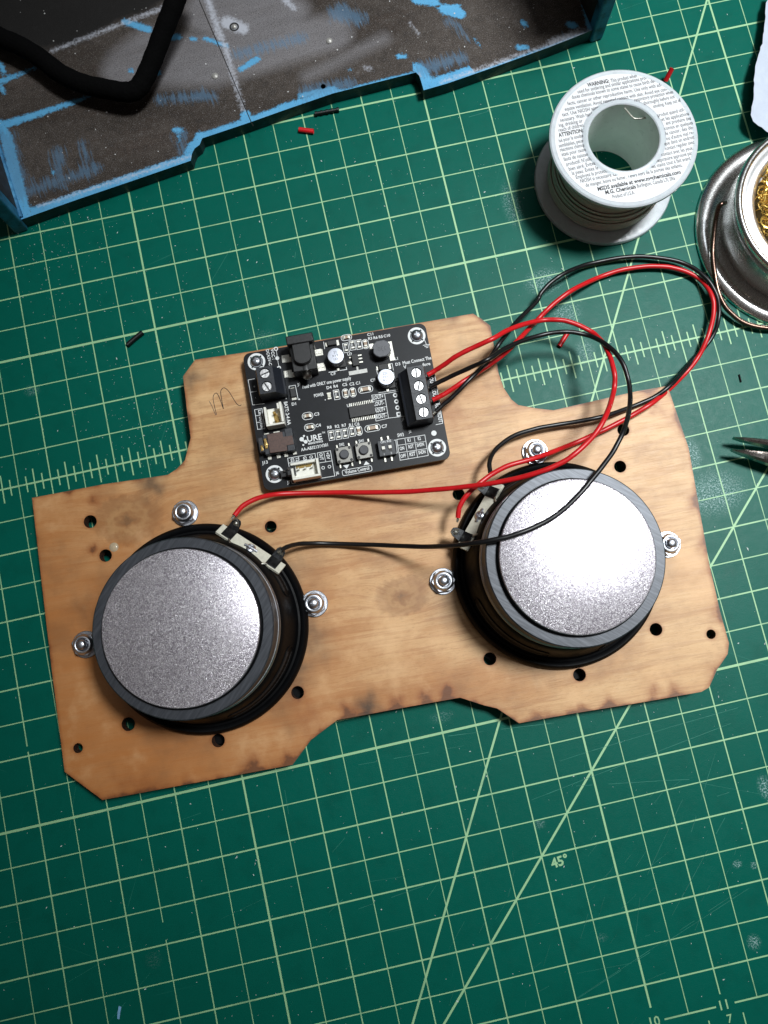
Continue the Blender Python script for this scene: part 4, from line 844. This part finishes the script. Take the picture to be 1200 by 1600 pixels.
# ------------------------------------------------------------------ solder spool
SX, SY = 88.3, 250.2
spool = thing('solder_spool', 'milky plastic spool of solder wire with a printed warning label on top', 'solder spool', (SX, SY, 0))
milky = pbr('milky_polypropylene', (.54, .58, .61), .32, var=.05, sc=.2, Subsurface_Weight=.85, Subsurface_Radius=(.010, .012, .011), bump=.02, bsc=.5)
MB().lathe([(13.3, 0.1), (27.2, 0.1), (27.9, .5), (28.0, 1.2), (27.6, 2.0), (26.5, 2.3), (14.5, 2.6)], 128).build('lower_flange', milky, spool)
MB().lathe([(14.5, 28.2), (26.4, 28.8), (27.4, 29.0), (27.75, 29.8), (27.6, 30.7), (27.0, 31.1), (26.0, 31.0), (15.3, 31.0), (14.7, 31.35), (13.7, 31.35), (13.25, 31.0)], 128).build('upper_flange', milky, spool)
MB().lathe([(13.25, 31.0), (13.25, .1)], 96).lathe([(14.6, 2.3), (14.6, 28.6)], 64).build('core', pbr('lit_milky_core', (.74, .80, .76), .35, var=.05, sc=.2, Subsurface_Weight=.6, Subsurface_Radius=(.012, .014, .012)), spool)  # paler copy of the milky plastic, painting light into the bore
MB().lathe([(15.7, 31.02), (15.7, 31.08), (25.7, 31.08), (25.7, 31.02)], 128).build('label', pbr('white_label', (.70, .71, .73), .5, var=.03), spool)
solder = mat_metal('dull_solder', (.62, .56, .50), .45)
wd = MB(); n = 0
pts = []
for lay, (rad, z0, z1) in enumerate(((19.6, 3.0, 28.0), (20.4, 27.4, 3.0), (21.3, 3.0, 13.5), (22.1, 12.5, 3.2), (22.9, 3.2, 8.4))):
    turns = max(2, int(abs(z1 - z0) / .95)); N = turns * 44
    for k in range(N):
        t = k / N; a = 2 * math.pi * turns * t; w = .22 * math.sin(a * .5 + lay) + .12 * math.sin(a * .23)
        pts.append((rad * math.cos(a), rad * math.sin(a), z0 + (z1 - z0) * t + w))
wd.tube(pts, .43, 6); wd.build('wound_solder', solder, spool, smooth=70)
MB().lathe([(18.9, 2.6), (19.2, 2.8), (19.2, 28.3), (18.9, 28.4)], 64).build('inner_winding', mat_metal('inner_solder', (.28, .25, .22), .5), spool)
we = MB(); q0 = (3.90, 12.28); q1 = (11.91, 7.81)
we.tube(spline([(q0[0], q0[1], 29.5), ((q0[0] * .7 + q1[0] * .3), (q0[1] * .7 + q1[1] * .3) - 1.6, 28), ((q0[0] + q1[0]) / 2, (q0[1] + q1[1]) / 2 - 1.9, 27.6), (q1[0], q1[1] - .6, 28.6), (q1[0] + .8, q1[1] - .2, 30)], 6), .38, 8).build('solder_end', tinned, spool, smooth=70)
TL = MB(); TB = MB()
def seg(t, a, b, bold=False, sz=1.5):
    a = Vector(a); b = Vector(b); d = b - a
    (TB if bold else TL).text(t, a.x, a.y, sz * (1.05 if bold else 1), 31.10, math.atan2(d.y, d.x), d.length, .034 if bold else .010)
seg('WARNING:', (-8.02, 22.66), (0.39, 22.61), True); seg('This product when', (1.00, 22.47), (11.08, 22.38))
seg('used for soldering and similar applications pro-', (-12.22, 20.90), (14.41, 20.76)); seg('duces chemicals known to some states to cause birth de-', (-14.91, 19.20), (17.18, 18.86))
seg('fects, cancer or other reproductive harm. Use only with ad-', (-17.11, 17.06), (19.15, 16.79)); seg('equate ventilation. Avoid repeated contact with skin. Avoid eye con-', (-18.67, 15.11), (20.70, 14.59))
seg('tact. Use NIOSH approv', (-20.18, 13.16), (-4.62, 13.08)); seg('respiratory protection when', (7.65, 12.94), (22.53, 13.02)); seg('necessary. Wash hand', (-21.39, 11.15), (-9.13, 11.12)); seg('thoroughly before not', (10.70, 10.93), (22.70, 11.08))
seg('ing, drinking or', (-22.40, 9.27), (-13.36, 9.22)); seg('smoking. Keep out of', (13.80, 8.90), (24.47, 9.13)); seg('reach of children.', (-22.98, 7.40), (-13.17, 7.46))
seg('ATTENTION:', (-23.48, 5.41), (-14.08, 5.39), True, 1.5); seg('C', (-13.77, 5.55), (-12.98, 5.54)); seg('produit quand util-', (14.48, 5.08), (24.85, 5.25)); seg('isé pour la soudure', (-23.90, 3.35), (-13.78, 3.44)); seg('et les applications', (15.45, 3.15), (26.06, 3.26))
seg('semblables, peuve', (-24.41, 1.35), (-14.45, 1.48)); seg('ent produire des', (16.66, 1.31), (26.27, 1.31)); seg('réactions chimique', (-24.41, -0.35), (-14.11, -0.30)); seg('connus en quelques', (15.60, -0.61), (26.45, -0.56))
seg('états pour causer', (-24.26, -2.25), (-14.42, -2.10)); seg('le cancer, des dé-', (15.48, -2.63), (26.10, -2.42)); seg('fauts de naissance', (-23.98, -4.28), (-13.36, -4.15)); seg("ou d'autre mal re-", (15.19, -4.67), (25.76, -4.39))
seg("productif. N'utiliser", (-23.56, -6.35), (-12.45, -6.16)); seg('que dans un endroit', (14.00, -6.49), (25.41, -6.24)); seg('bien aéré. Évitez le', (-23.08, -8.42), (-11.48, -8.13)); seg('contact régulier avec', (13.74, -8.42), (24.88, -8.16))
seg('la peau. Évitez le', (-22.34, -10.27), (-12.38, -10.17)); seg('contact avec les yeux.', (11.77, -10.40), (23.91, -10.32)); seg('Employez la protection', (-21.34, -12.13), (-8.00, -12.00)); seg('respiratoire approuvé par', (9.22, -12.36), (22.96, -12.20))
seg('NIOSH si nécessaire. Lavez', (-20.12, -13.97), (-4.56, -14.02)); seg('les mains tout à fait avant', (7.02, -14.22), (21.81, -14.08)); seg('de manger, boire ou fumer. Tenirs hors de la portée des enfants.', (-18.64, -15.98), (18.18, -16.07))
seg('MSDS available at www.mgchemicals.com', (-14.69, -18.44), (16.86, -18.58), True); seg('M.G. Chemicals', (-12.30, -20.37), (-0.73, -20.48), True); seg('Burlington, Canada L7L 5R6', (-0.24, -20.42), (14.21, -20.50)); seg('Product of U.S.A.', (-10.13, -22.53), (-1.82, -22.57))
lb = [c for c in children(spool) if c.name.startswith('label')][0]
TL.build('label_text', pbr('label_ink', (.045, .045, .05), .6), lb, smooth=0); TB.build('label_heading', pbr('label_ink_bold', (.02, .02, .022), .6), lb, smooth=0)

# ------------------------------------------------------------------ tip cleaner tin with brass wool
TX, TY = 159.5, 211.6
steel = mat_metal('polished_stainless', (.80, .80, .79), .24, .03, .12)
tin = thing('tip_cleaner_stand', 'polished round metal stand holding brass wool at the right edge', 'tip cleaner', (TX, TY, 0))
MB().lathe([(0.01, 1.2), (30, 1.2), (33, 1.3), (35.2, 2.3), (37.5, 3.0), (39.8, 2.6), (41.0, 1.7), (41.5, 1.0), (41.5, .4), (41.0, .1)], 128).build('base_dish', steel, tin, smooth=50)
MB().lathe([(29.5, 1.3), (31.5, 2.2), (32.6, 4.5), (32.9, 8), (32.7, 16), (32.9, 19.2), (33.8, 20.4), (34.1, 21.6), (33.8, 22.8), (33.0, 23.4), (32.0, 23.2), (31.3, 22.3), (30.8, 21.3)], 128).build('cup_wall', steel, tin, smooth=50)
MB().lathe([(30.8, 21.3), (30.0, 21.4), (28.5, 22.2), (26.6, 21.6), (25.8, 20.0), (25.5, 12)], 128).build('inner_funnel', mat_metal('bright_funnel', (.92, .92, .92), .36), tin, smooth=50)
MB().cyl(0, 0, 25.4, 1.4, 8, 48).build('cup_floor', steel, tin)
brass = pbr('brass_curl', (.90, .62, .16), .36, .75, .1, 1.0)
wool = thing('brass_wool', 'tangle of golden brass wool curls inside the metal stand', 'brass wool', (TX, TY, 8))
wb = MB(); MB().lathe([(0.01, 17), (8, 16.2), (16, 13.5), (22, 9.5), (24.5, 6), (24.5, .1)], 48).build('wool_core', pbr('dark_wool_core', (.12, .08, .02), .8, bump=.3, bsc=.8), wool)
for k in range(1500):
    a = random.uniform(0, 2 * math.pi); r = 24.3 * math.sqrt(random.random()); zz = 12.5 + 8 * (1 - (r / 25) ** 2) + random.uniform(-3.0, 2.2)
    cx, cy = r * math.cos(a), r * math.sin(a); rad = random.uniform(.9, 2.6); M3 = Matrix.Rotation(random.uniform(0, 6.28), 3, 'Z') @ Matrix.Rotation(random.uniform(-1.5, 1.5), 3, 'X')
    arc = random.uniform(2, 7); pp = []
    for i in range(14):
        t = arc * i / 13; q = M3 @ Vector((rad * math.cos(t), rad * math.sin(t), .35 * t * random.uniform(.6, 1.2))); pp.append((cx + q.x, cy + q.y, max(1, zz + q.z)))
    for i, (p0, p1) in enumerate(zip(pp, pp[1:])): pass
    wb.tube(pp, random.uniform(.12, .24), 3, cap=False)
wb.build('brass_curls', brass, wool, smooth=0)
lw_ = [(127.58, 224.68, 13.00), (125.18, 223.86, 14.50), (124.26, 222.98, 13.00), (123.48, 219.57, 10.00), (121.97, 214.11, 8.00), (120.20, 207.04, 6.50), (119.65, 199.68, 5.00), (119.34, 193.17, 4.50), (120.29, 188.09, 3.80), (122.29, 184.10, 3.20), (126.20, 179.40, 2.60), (131.88, 176.03, 2.40), (139.19, 174.11, 2.40), (148.71, 175.21, 2.40), (156.02, 178.74, 3.00)]
tag(MB().tube(spline(lw_, 10), 1.0, 12).build('bent_wire', mat_metal('browned_steel', (.17, .11, .085), .30, .04, 1.2), None, smooth=70, origin=(126.20, 179.40, 2.60)), 'thick brown bent wire leaning on the metal stand and curving along its base', 'bent wire')

# ------------------------------------------------------------------ pliers
pl = thing('pliers', 'dark needle nose pliers reaching in from the right with open serrated jaws', 'pliers', (139.51, 117.72, 7.00))
po_ = Vector((139.51, 117.72, 7.00)); pst = mat_metal('dark_tool_steel', (.42, .39, .37), .30, .03, 1.5)
def jaw(tip, up, dn, side):
    # tip -> root outline (upper and lower edges) at z 5..9.5 with teeth on the inner edge
    b = MB(); T_ = 34
    top = [Vector(u) for u in up]; bot = [Vector(u) for u in dn]
    def lerp(P, t): k = t * (len(P) - 1); i = min(int(k), len(P) - 2); return P[i].lerp(P[i + 1], k - i)
    rings = []
    for i in range(T_ * 2):
        t = i / (T_ * 2 - 1); u = lerp(top, t); d = lerp(bot, t); tooth = .20 if i % 2 else 0
        n = (u - d).normalized()
        if side > 0: d = d + n * tooth; dz = 0
        else: u = u - n * tooth
        z1 = 8.0 + 1.5 * t; z0 = 5.4 - 2.4 * t
        mid = (u + d) / 2
        if side > 0: prof = [(d, z0 + .4), (d, z1 - .6), (d.lerp(u, .35), z1), (d.lerp(u, .8), z1 - .5), (u, z1 - 1.4), (u, z0 + .8), (d.lerp(u, .5), z0)]
        else: prof = [(u, z0 + .4), (u, z1 - .7), (u.lerp(d, .3), z1), (u.lerp(d, .75), z1 - .5), (d, z1 - 1.5), (d, z0 + .8), (d.lerp(u, .5), z0)]
        rings.append([(p.x - po_.x, p.y - po_.y, z - po_.z) for p, z in prof])
    n = 7; v = [p for r_ in rings for p in r_]
    f = [(i * n + k, i * n + (k + 1) % n, (i + 1) * n + (k + 1) % n, (i + 1) * n + k) for i in range(len(rings) - 1) for k in range(n)] + [tuple(range(n)), tuple(reversed(range((len(rings) - 1) * n, len(rings) * n)))]
    if side > 0: f = [tuple(reversed(q)) for q in f]
    b.add(v, f); b.build('jaw', pst, pl, smooth=30)
jaw(0, [(108.18, 134.88), (111.70, 133.96), (119.75, 131.26), (139.95, 122.79)], [(107.94, 134.05), (111.22, 132.29), (119.02, 128.76), (138.38, 117.57)], 1)
jaw(0, [(106.18, 130.50), (110.33, 129.19), (118.30, 126.26), (138.24, 117.10)], [(105.91, 129.55), (109.72, 127.04), (117.16, 122.34), (136.26, 110.50)], -1)
MB().cyl(0, 0, 6.5, -4.5, 3.2, 40, bev=.5).build('pivot', pst, pl)
for s in (1, -1): MB().tube(spline([(2, -1 * s, -1), (14, -5 - 5 * s, -2), (30, -9 - 12 * s, -2), (55, -14 - 15 * s, -2), (85, -18 - 12 * s, -2)], 8), lambda i: 4.6, 12).build('handle', red_wire, pl, smooth=60)

# ------------------------------------------------------------------ torn paper, top right
pp = [(175.35, 314.25), (172.44, 308.94), (169.90, 302.98), (167.94, 298.10), (166.21, 294.95), (164.84, 291.15), (161.89, 286.55), (160.75, 284.47), (158.86, 281.69), (158.00, 278.69), (156.30, 275.60), (154.43, 269.09), (152.92, 265.70), (150.90, 261.00), (151.01, 258.11), (152.56, 256.05), (153.84, 254.91), (156.48, 252.03), (162.78, 248.90), (181.44, 248.66), (202.10, 308.17)]
rp = resample(pp, 1.6); rp = [(x + random.uniform(-.28, .28), y + random.uniform(-.28, .28)) for x, y in rp]
mbp, Vp, ntp = slab(rp, [], -.09, 0, 2.2)
cxp, cyp = (155.74, 274.57)
mbp.v = [(x, y, z + 7.2 - .09 * max(0, x - cxp) + .5 * math.sin(y * .12) + .3 * math.sin(x * .3 + y * .07)) for x, y, z in mbp.v]; mbp.m = [0] * len(mbp.f)
tag(mbp.build('torn_paper', pbr('pale_paper', (.48, .53, .62), .8, var=.05, sc=.3, bump=.06, bsc=.6), None, smooth=60, origin=(cxp + 15, cyp, 5)), 'pale torn paper edge lifting at the upper right corner', 'paper')

# ------------------------------------------------------------------ painted box, top left (local frame: x along its near edge)
XR = R(6.962); XO = (-143.70, 282.59)
box = thing('painted_box', 'open wooden box with weathered grey inside and bright blue painted rims', 'box', (*XO, 0), XR)
EDG = [(-0.56, -0.09), (22.81, 0.48), (49.71, 0.72), (70.87, 1.03), (72.28, 3.75), (73.93, 5.51), (76.39, 6.40), (78.22, 8.69), (84.75, 8.71), (97.04, 8.75), (114.97, 9.17), (134.31, 9.41), (169.35, 6.76), (170.10, 4.99), (169.96, 2.32), (169.60, -1.75), (179.98, -2.17), (202.41, -1.78), (225.07, -1.11), (244.09, -0.00)]
XL, XRt = EDG[0][0], EDG[-1][0]
outl = EDG + [(XRt, 118), (XL, 118)]
mb, V, nt = slab(outl, [(*(131.64, 13.67), 1.05)], .15, 6.5, 1.25)
fl = mb.build('floor_panel', [mat_box(), side_dark], box, smooth=0)
XX, YY = V[:, 0], V[:, 1]
def field(strokes):
    o = np.full(nt, -9.0)
    for (p, q, w0, w1) in strokes:
        d, t = seg_dist(XX, YY, p, q); o = np.maximum(o, (w0 + (w1 - w0) * t) - d)
    return o
de = np.full(nt, 1e9)
for a, b in zip(EDG, EDG[1:]):
    d, _ = seg_dist(XX, YY, a, b); de = np.minimum(de, d)
rim = np.where(XX < (78.85, 7.29)[0], 3.3, np.where(XX < (114.97, 9.17)[0], 2.4, np.where(XX < (169.90, 4.45)[0], .7, .8))) - de
rim = np.where((XX > (169.42, 3.12)[0]) & (XX < (191.04, 1.40)[0]), 4.2 - de, rim)
blue = np.maximum(rim, field([((1.53, 4.35), (3.65, 35.71), 2.6, 2.4), ((3.65, 35.71), (3.13, 43.31), 2.2, 1.2), ((5.27, 41.35), (35.10, 41.39), 1.8, 1.0), ((35.10, 41.39), (42.96, 42.17), .9, .4),
    ((7.96, 60.14), (23.29, 61.29), 1.4, .6), ((10.17, 67.82), (10.46, 64.08), 1.2, 1.2), ((7.42, 58.23), (8.11, 54.97), 1.0, .8), ((63.98, 68.67), (72.15, 62.05), 1.4, 1.6), ((79.55, 55.71), (83.02, 54.46), 1.6, 1.2), ((87.81, 52.13), (89.12, 51.05), 1.0, .8), ((92.77, 50.35), (100.13, 44.05), .9, 1.0), ((102.35, 32.32), (110.20, 34.35), 1.2, 1.4),
    ((69.12, 42.73), (70.27, 42.01), 1.8, 1.2), ((59.75, 47.00), (60.08, 46.27), 1.0, .8), ((68.83, 15.90), (71.27, 15.03), 1.2, 1.0), ((70.13, 14.84), (68.94, 10.25), .8, .5), ((97.94, 12.30), (97.02, 7.87), 2.2, 2.4), ((180.40, 37.35), (187.48, 33.57), 1.8, 1.8), ((189.96, 29.59), (195.62, 25.09), 2.4, 2.2), ((191.25, 28.50), (195.13, 28.34), 2.0, 1.8),
    ((218.21, 13.28), (219.08, 11.13), 1.1, 1.0), ((236.13, 5.62), (237.65, 4.46), 1.6, 1.5), ((212.63, 3.05), (216.09, 1.81), 1.2, 1.0), ((165.11, 15.85), (167.58, 14.97), 1.2, .9), ((143.89, 17.11), (144.88, 16.75), .5, .4), ((197.25, 12.84), (197.83, 8.37), .4, .3), ((17.21, 15.86), (17.23, 14.10), .7, .5), ((245.85, 13.83), (243.84, 2.23), 1.5, 1.6), ((112.70, 10.58), (137.32, 10.13), 1.7, .8), ((121.68, 12.74), (135.05, 11.54), 1.2, 1.2)]))
wash = field([((1.99, 11.42), (3.65, 35.71), 5, 4), ((4.40, 10.55), (34.04, 11.01), 3, 3), ((8.36, 14.95), (7.31, 9.51), 1.5, 2), ((21.20, 22.05), (18.49, 8.41), 3.5, 2.5), ((32.14, 22.55), (30.57, 8.45), 2.5, 2), ((69.95, 13.43), (69.06, 6.38), 3, 2), ((124.59, 13.19), (143.16, 11.04), 4, 3), ((148.59, 42.59), (155.09, 37.18), 5, 4), ((102.92, 39.09), (129.94, 37.01), 3, 3), ((172.10, 6.68), (188.83, 6.73), 4, 3), ((189.85, 24.69), (194.29, 13.91), 2, 1.5), ((67.27, 30.76), (87.33, 25.06), 2.5, 3), ((231.36, 0.60), (245.29, 0.18), 2, 2)])
white = field([((31.58, 66.21), (80.84, 69.40), .6, 1.0), ((99.37, 66.46), (98.97, 48.13), 1.3, 1.5), ((99.49, 45.50), (97.66, 14.78), 1.3, .7), ((103.69, 54.10), (109.00, 49.12), 3.0, 2.5), ((129.56, 55.61), (131.74, 50.50), 1.5, 1.0), ((7.55, 3.06), (71.94, 2.70), .4, .5), ((100.97, 8.24), (170.10, 4.99), .3, .5), ((177.72, -0.76), (242.29, -0.27), .6, 1.0), ((225.79, 0.76), (238.58, 1.06), 1.4, 1.5), ((150.43, 15.97), (152.60, 14.28), .6, .5), ((174.47, 28.68), (176.23, 21.92), .2, .1)])
pale = field([((56.30, 48.23), (92.59, 41.27), 9, 14), ((92.59, 41.27), (143.27, 35.28), 14, 9), ((98.82, 60.47), (128.69, 49.74), 12, 10), ((70.45, 58.37), (55.51, 54.58), 6, 4), ((126.87, 19.89), (162.13, 25.45), 3, 3)])
pale = np.clip(pale / 6 + .3, 0, 1)
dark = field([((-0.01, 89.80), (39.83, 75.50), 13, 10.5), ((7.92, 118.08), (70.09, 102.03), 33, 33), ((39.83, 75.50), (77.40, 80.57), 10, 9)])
seam_a, seam_b = (95.87, 67.72), (99.08, 8.32)
d, _ = seg_dist(XX, YY, seam_a, seam_b)
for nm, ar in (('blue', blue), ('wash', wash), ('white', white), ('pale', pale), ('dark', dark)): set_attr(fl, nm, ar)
MB().strip(seam_a, seam_b, .35, 6.53).strip(seam_b, (99.37, 6.73), .3, 6.54).build('board_seam', pbr('dark_seam_gap', (.008, .007, .006), .9), fl, smooth=0)  # thin dark line marking the joint between two boards
for p, r in (((105.79, 51.19), 1.9),):
    MB().ring(*p, 1.3, 2.0, 6.56, 24).build('ring_mark', ic_black, fl, smooth=0)
for p, r in (((105.79, 51.19), 1.1), ((91.52, 32.88), 1.35), ((140.59, 31.96), 1.3)):
    MB().lathe([(0.01, 7.3), (r * .6, 7.2), (r, 6.8), (r, 6.4)], 16, None, *p).build('rivet_head', pbr('grey_rivet', (.38, .37, .35), .45, .3) if 'grey_rivet' not in bpy.data.materials else bpy.data.materials['grey_rivet'], box)
# walls: right, left and back (6 mm boards)
xr_ = XRt
def wall(x0, x1, y0, y1, h, nm='side_wall', m=None):
    b = MB(); b.box(x0, x1, y0, y1, .1, h); return b.build(nm, m or wall_paint, box, bev=.8, seg=3)
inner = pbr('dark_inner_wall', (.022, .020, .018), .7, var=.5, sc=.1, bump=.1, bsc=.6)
wall(xr_ + .05, xr_ + 5.6, EDG[-1][1] - 1.2, 118, 95)
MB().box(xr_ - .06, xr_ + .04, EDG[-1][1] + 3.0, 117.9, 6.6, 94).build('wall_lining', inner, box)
wall(XL - 5.6, XL - .05, EDG[0][1] - 1.4, 118, 80)
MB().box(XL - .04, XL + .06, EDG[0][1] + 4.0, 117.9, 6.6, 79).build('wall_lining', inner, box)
wall(XL - 5.6, xr_ + 5.6, 118.2, 124, 60, 'back_wall')
# thick blue bead of paint in the near-left corner
MB().tube(spline([(XL + .3, EDG[0][1] + .6, 6.8), (XL + .1, EDG[0][1] + 12, 6.8), (XL + .2, 40, 6.9), (XL + .1, 70, 6.9)], 6), 1.0, 8).build('paint_bead', rim_blue, box, smooth=70)
# specks of paint and dust on the floor panel
sp = MB()
for k in range(190):
    x, y = random.uniform(XL + 2, XRt - 2), random.uniform(3, 110); r = random.choice((.12, .15, .2, .3)); n_ = random.choice((3, 4, 5)); a = random.random() * 6
    d, _ = seg_dist(np.array([x]), np.array([y]), EDG[0], EDG[-1]);
    if inside(np.array([x]), np.array([y]), outl)[0]: sp.prism([(x + r * random.uniform(.6, 1.5) * math.cos(a + 6.283 * i / n_), y + r * random.uniform(.6, 1.5) * math.sin(a + 6.283 * i / n_)) for i in range(n_)], 6.52, 6.62)
sp.build('dust_fleck', pbr('pale_dust', (.6, .6, .6), .8), fl, smooth=0)['kind'] = 'stuff'

# black padded cable lying in the box
cb = [(-151.13, 369.29, 14.00), (-137.46, 356.63, 14.00), (-130.97, 351.69, 14.00), (-123.35, 344.22, 14.00), (-116.26, 335.48, 14.00), (-108.28, 329.12, 14.00), (-99.84, 324.58, 14.50), (-92.55, 321.17, 15.00), (-87.81, 320.87, 15.50), (-83.46, 323.88, 17.00), (-77.99, 329.41, 20.00), (-71.83, 336.12, 24.00), (-65.86, 342.12, 28.00), (-59.56, 348.95, 32.00), (-54.06, 357.01, 34.00)]
cpts = spline(cb, 10)
cable = tag(MB().tube(cpts, lambda i: 3.75 + .07 * math.sin(i * .9) + .05 * math.sin(i * 2.9), 20).build('padded_cable', pbr('black_fuzzy_sleeve', (.0028, .0028, .003), .9, bump=.3, bsc=1.0, spec=.05), None, smooth=70, origin=(-88.73, 324.97, 10.00)), 'thick black sleeved cable bent sharply inside the painted box', 'cable')

# ------------------------------------------------------------------ clippings
def clip(name, label, mat, a, b, r, cat='wire clipping', sag=0):
    a = Vector(a); b = Vector(b); m = (a + b) / 2; P = spline([a, m + Vector((sag, sag, 0)), b], 5); o = m.copy()
    mb = MB(); n = 12
    mb.tube(P, r, n, cap=False); mb.tube(list(reversed(P)), r * .62, n, cap=False)
    return tag(mb.build(name, mat, None, smooth=70, origin=tuple(o)), label, cat, 'snipped bits of wire insulation')
clip('insulation_clipping', 'short black clipping lying on the mat left of the circuit board', black_wire, (-113.41, 224.23, 1.00), (-106.50, 228.09, 1.00), 1.0, sag=.3)
clip('insulation_clipping', 'short red clipping under the near edge of the blue painted box', red_wire, (-28.09, 299.29, 1.00), (-22.36, 297.12, 1.00), 1.0)
clip('insulation_clipping', 'red clipping standing up behind the solder spool', red_wire, (124.14, 286.49, 2.00), (126.08, 288.70, 6.00), 1.0)
clip('insulation_clipping', 'red clipping with a dark end inside the wire loops', red_wire, (53.66, 186.07, 1.00), (58.06, 190.53, 1.60), .95)
hb = MB(); a = Vector((-20.22, 304.65, 1.00)); b = Vector((-10.01, 304.39, 1.00))
for k in range(9):
    t0 = k / 9; q = a.lerp(b, t0); q2 = a.lerp(b, t0 + .1); hb.tube([q, q2], .75 if k % 2 else .95, 8)
tag(hb.build('heat_shrink_scrap', black_wire, None, smooth=60, origin=tuple(a)), 'ribbed black scrap in shadow under the box edge', 'heat shrink scrap')
tag(MB().prism([(-160.24, -16.70), (-159.42, -17.32), (-160.06, -18.93), (-160.81, -21.18), (-161.55, -20.79), (-161.10, -18.92)], .08, .35).build('paint_flake', pbr('pale_blue_flake', srgb(120, 175, 215), .6), None, smooth=0, origin=(-160.43, -19.07, 0.00)), 'pale blue paint flake on the mat at the bottom left', 'paint flake')
tag(MB().tube([(120.17, 159.49, 0.40), (120.05, 156.31, 0.40)], .3, 6).build('wire_sliver', black_wire, None, origin=(120.25, 158.26, 0.00)), 'thin dark sliver on the mat above the pliers tips', 'sliver')

# dust specks scattered on the mat: nobody could count them
ds = MB()
def speck(x, y, r):
    n_ = random.choice((3, 3, 4, 5)); a = random.random() * 6; e = random.choice((1, 1, 1.8, 2.6)); th = random.random() * 3
    P = []
    for i in range(n_):
        q = r * random.uniform(.55, 1.3); u, v = q * e * math.cos(a + 6.283 * i / n_), q * math.sin(a + 6.283 * i / n_); P.append((x + u * math.cos(th) - v * math.sin(th), y + u * math.sin(th) + v * math.cos(th)))
    ds.prism(P, .09, .09 + r * .4)
for k in range(1500):
    x, y = random.uniform(-215, 185), random.uniform(-75, 400)
    speck(x, y, random.choice((.07, .08, .1, .12, .14, .18, .26 if random.random() < .3 else .1)))
for (cx, cy, sx_, n_) in ((*(-136.20, 273.59), 14, 260), (*(-103.24, 182.03), 16, 160), (*(-118.10, 198.56), 20, 140), (*(-85.55, 234.41), 20, 160), (*(-14.30, 260.16), 40, 140), (*(28.90, 273.27), 25, 90), (*(-47.20, 42.58), 40, 50), (*(69.42, 28.41), 30, 60), (*(18.75, 61.34), 30, 20)):
    for k in range(n_): speck(random.gauss(cx, sx_), random.gauss(cy, sx_), random.choice((.06, .08, .09, .12, .2 if random.random() < .2 else .09)))
tag(ds.build('dust_specks', pbr('pale_dust_speck', (.55, .62, .60), .8), None, smooth=0), 'fine pale dust and swarf scattered over the green mat', 'dust', kind='stuff')
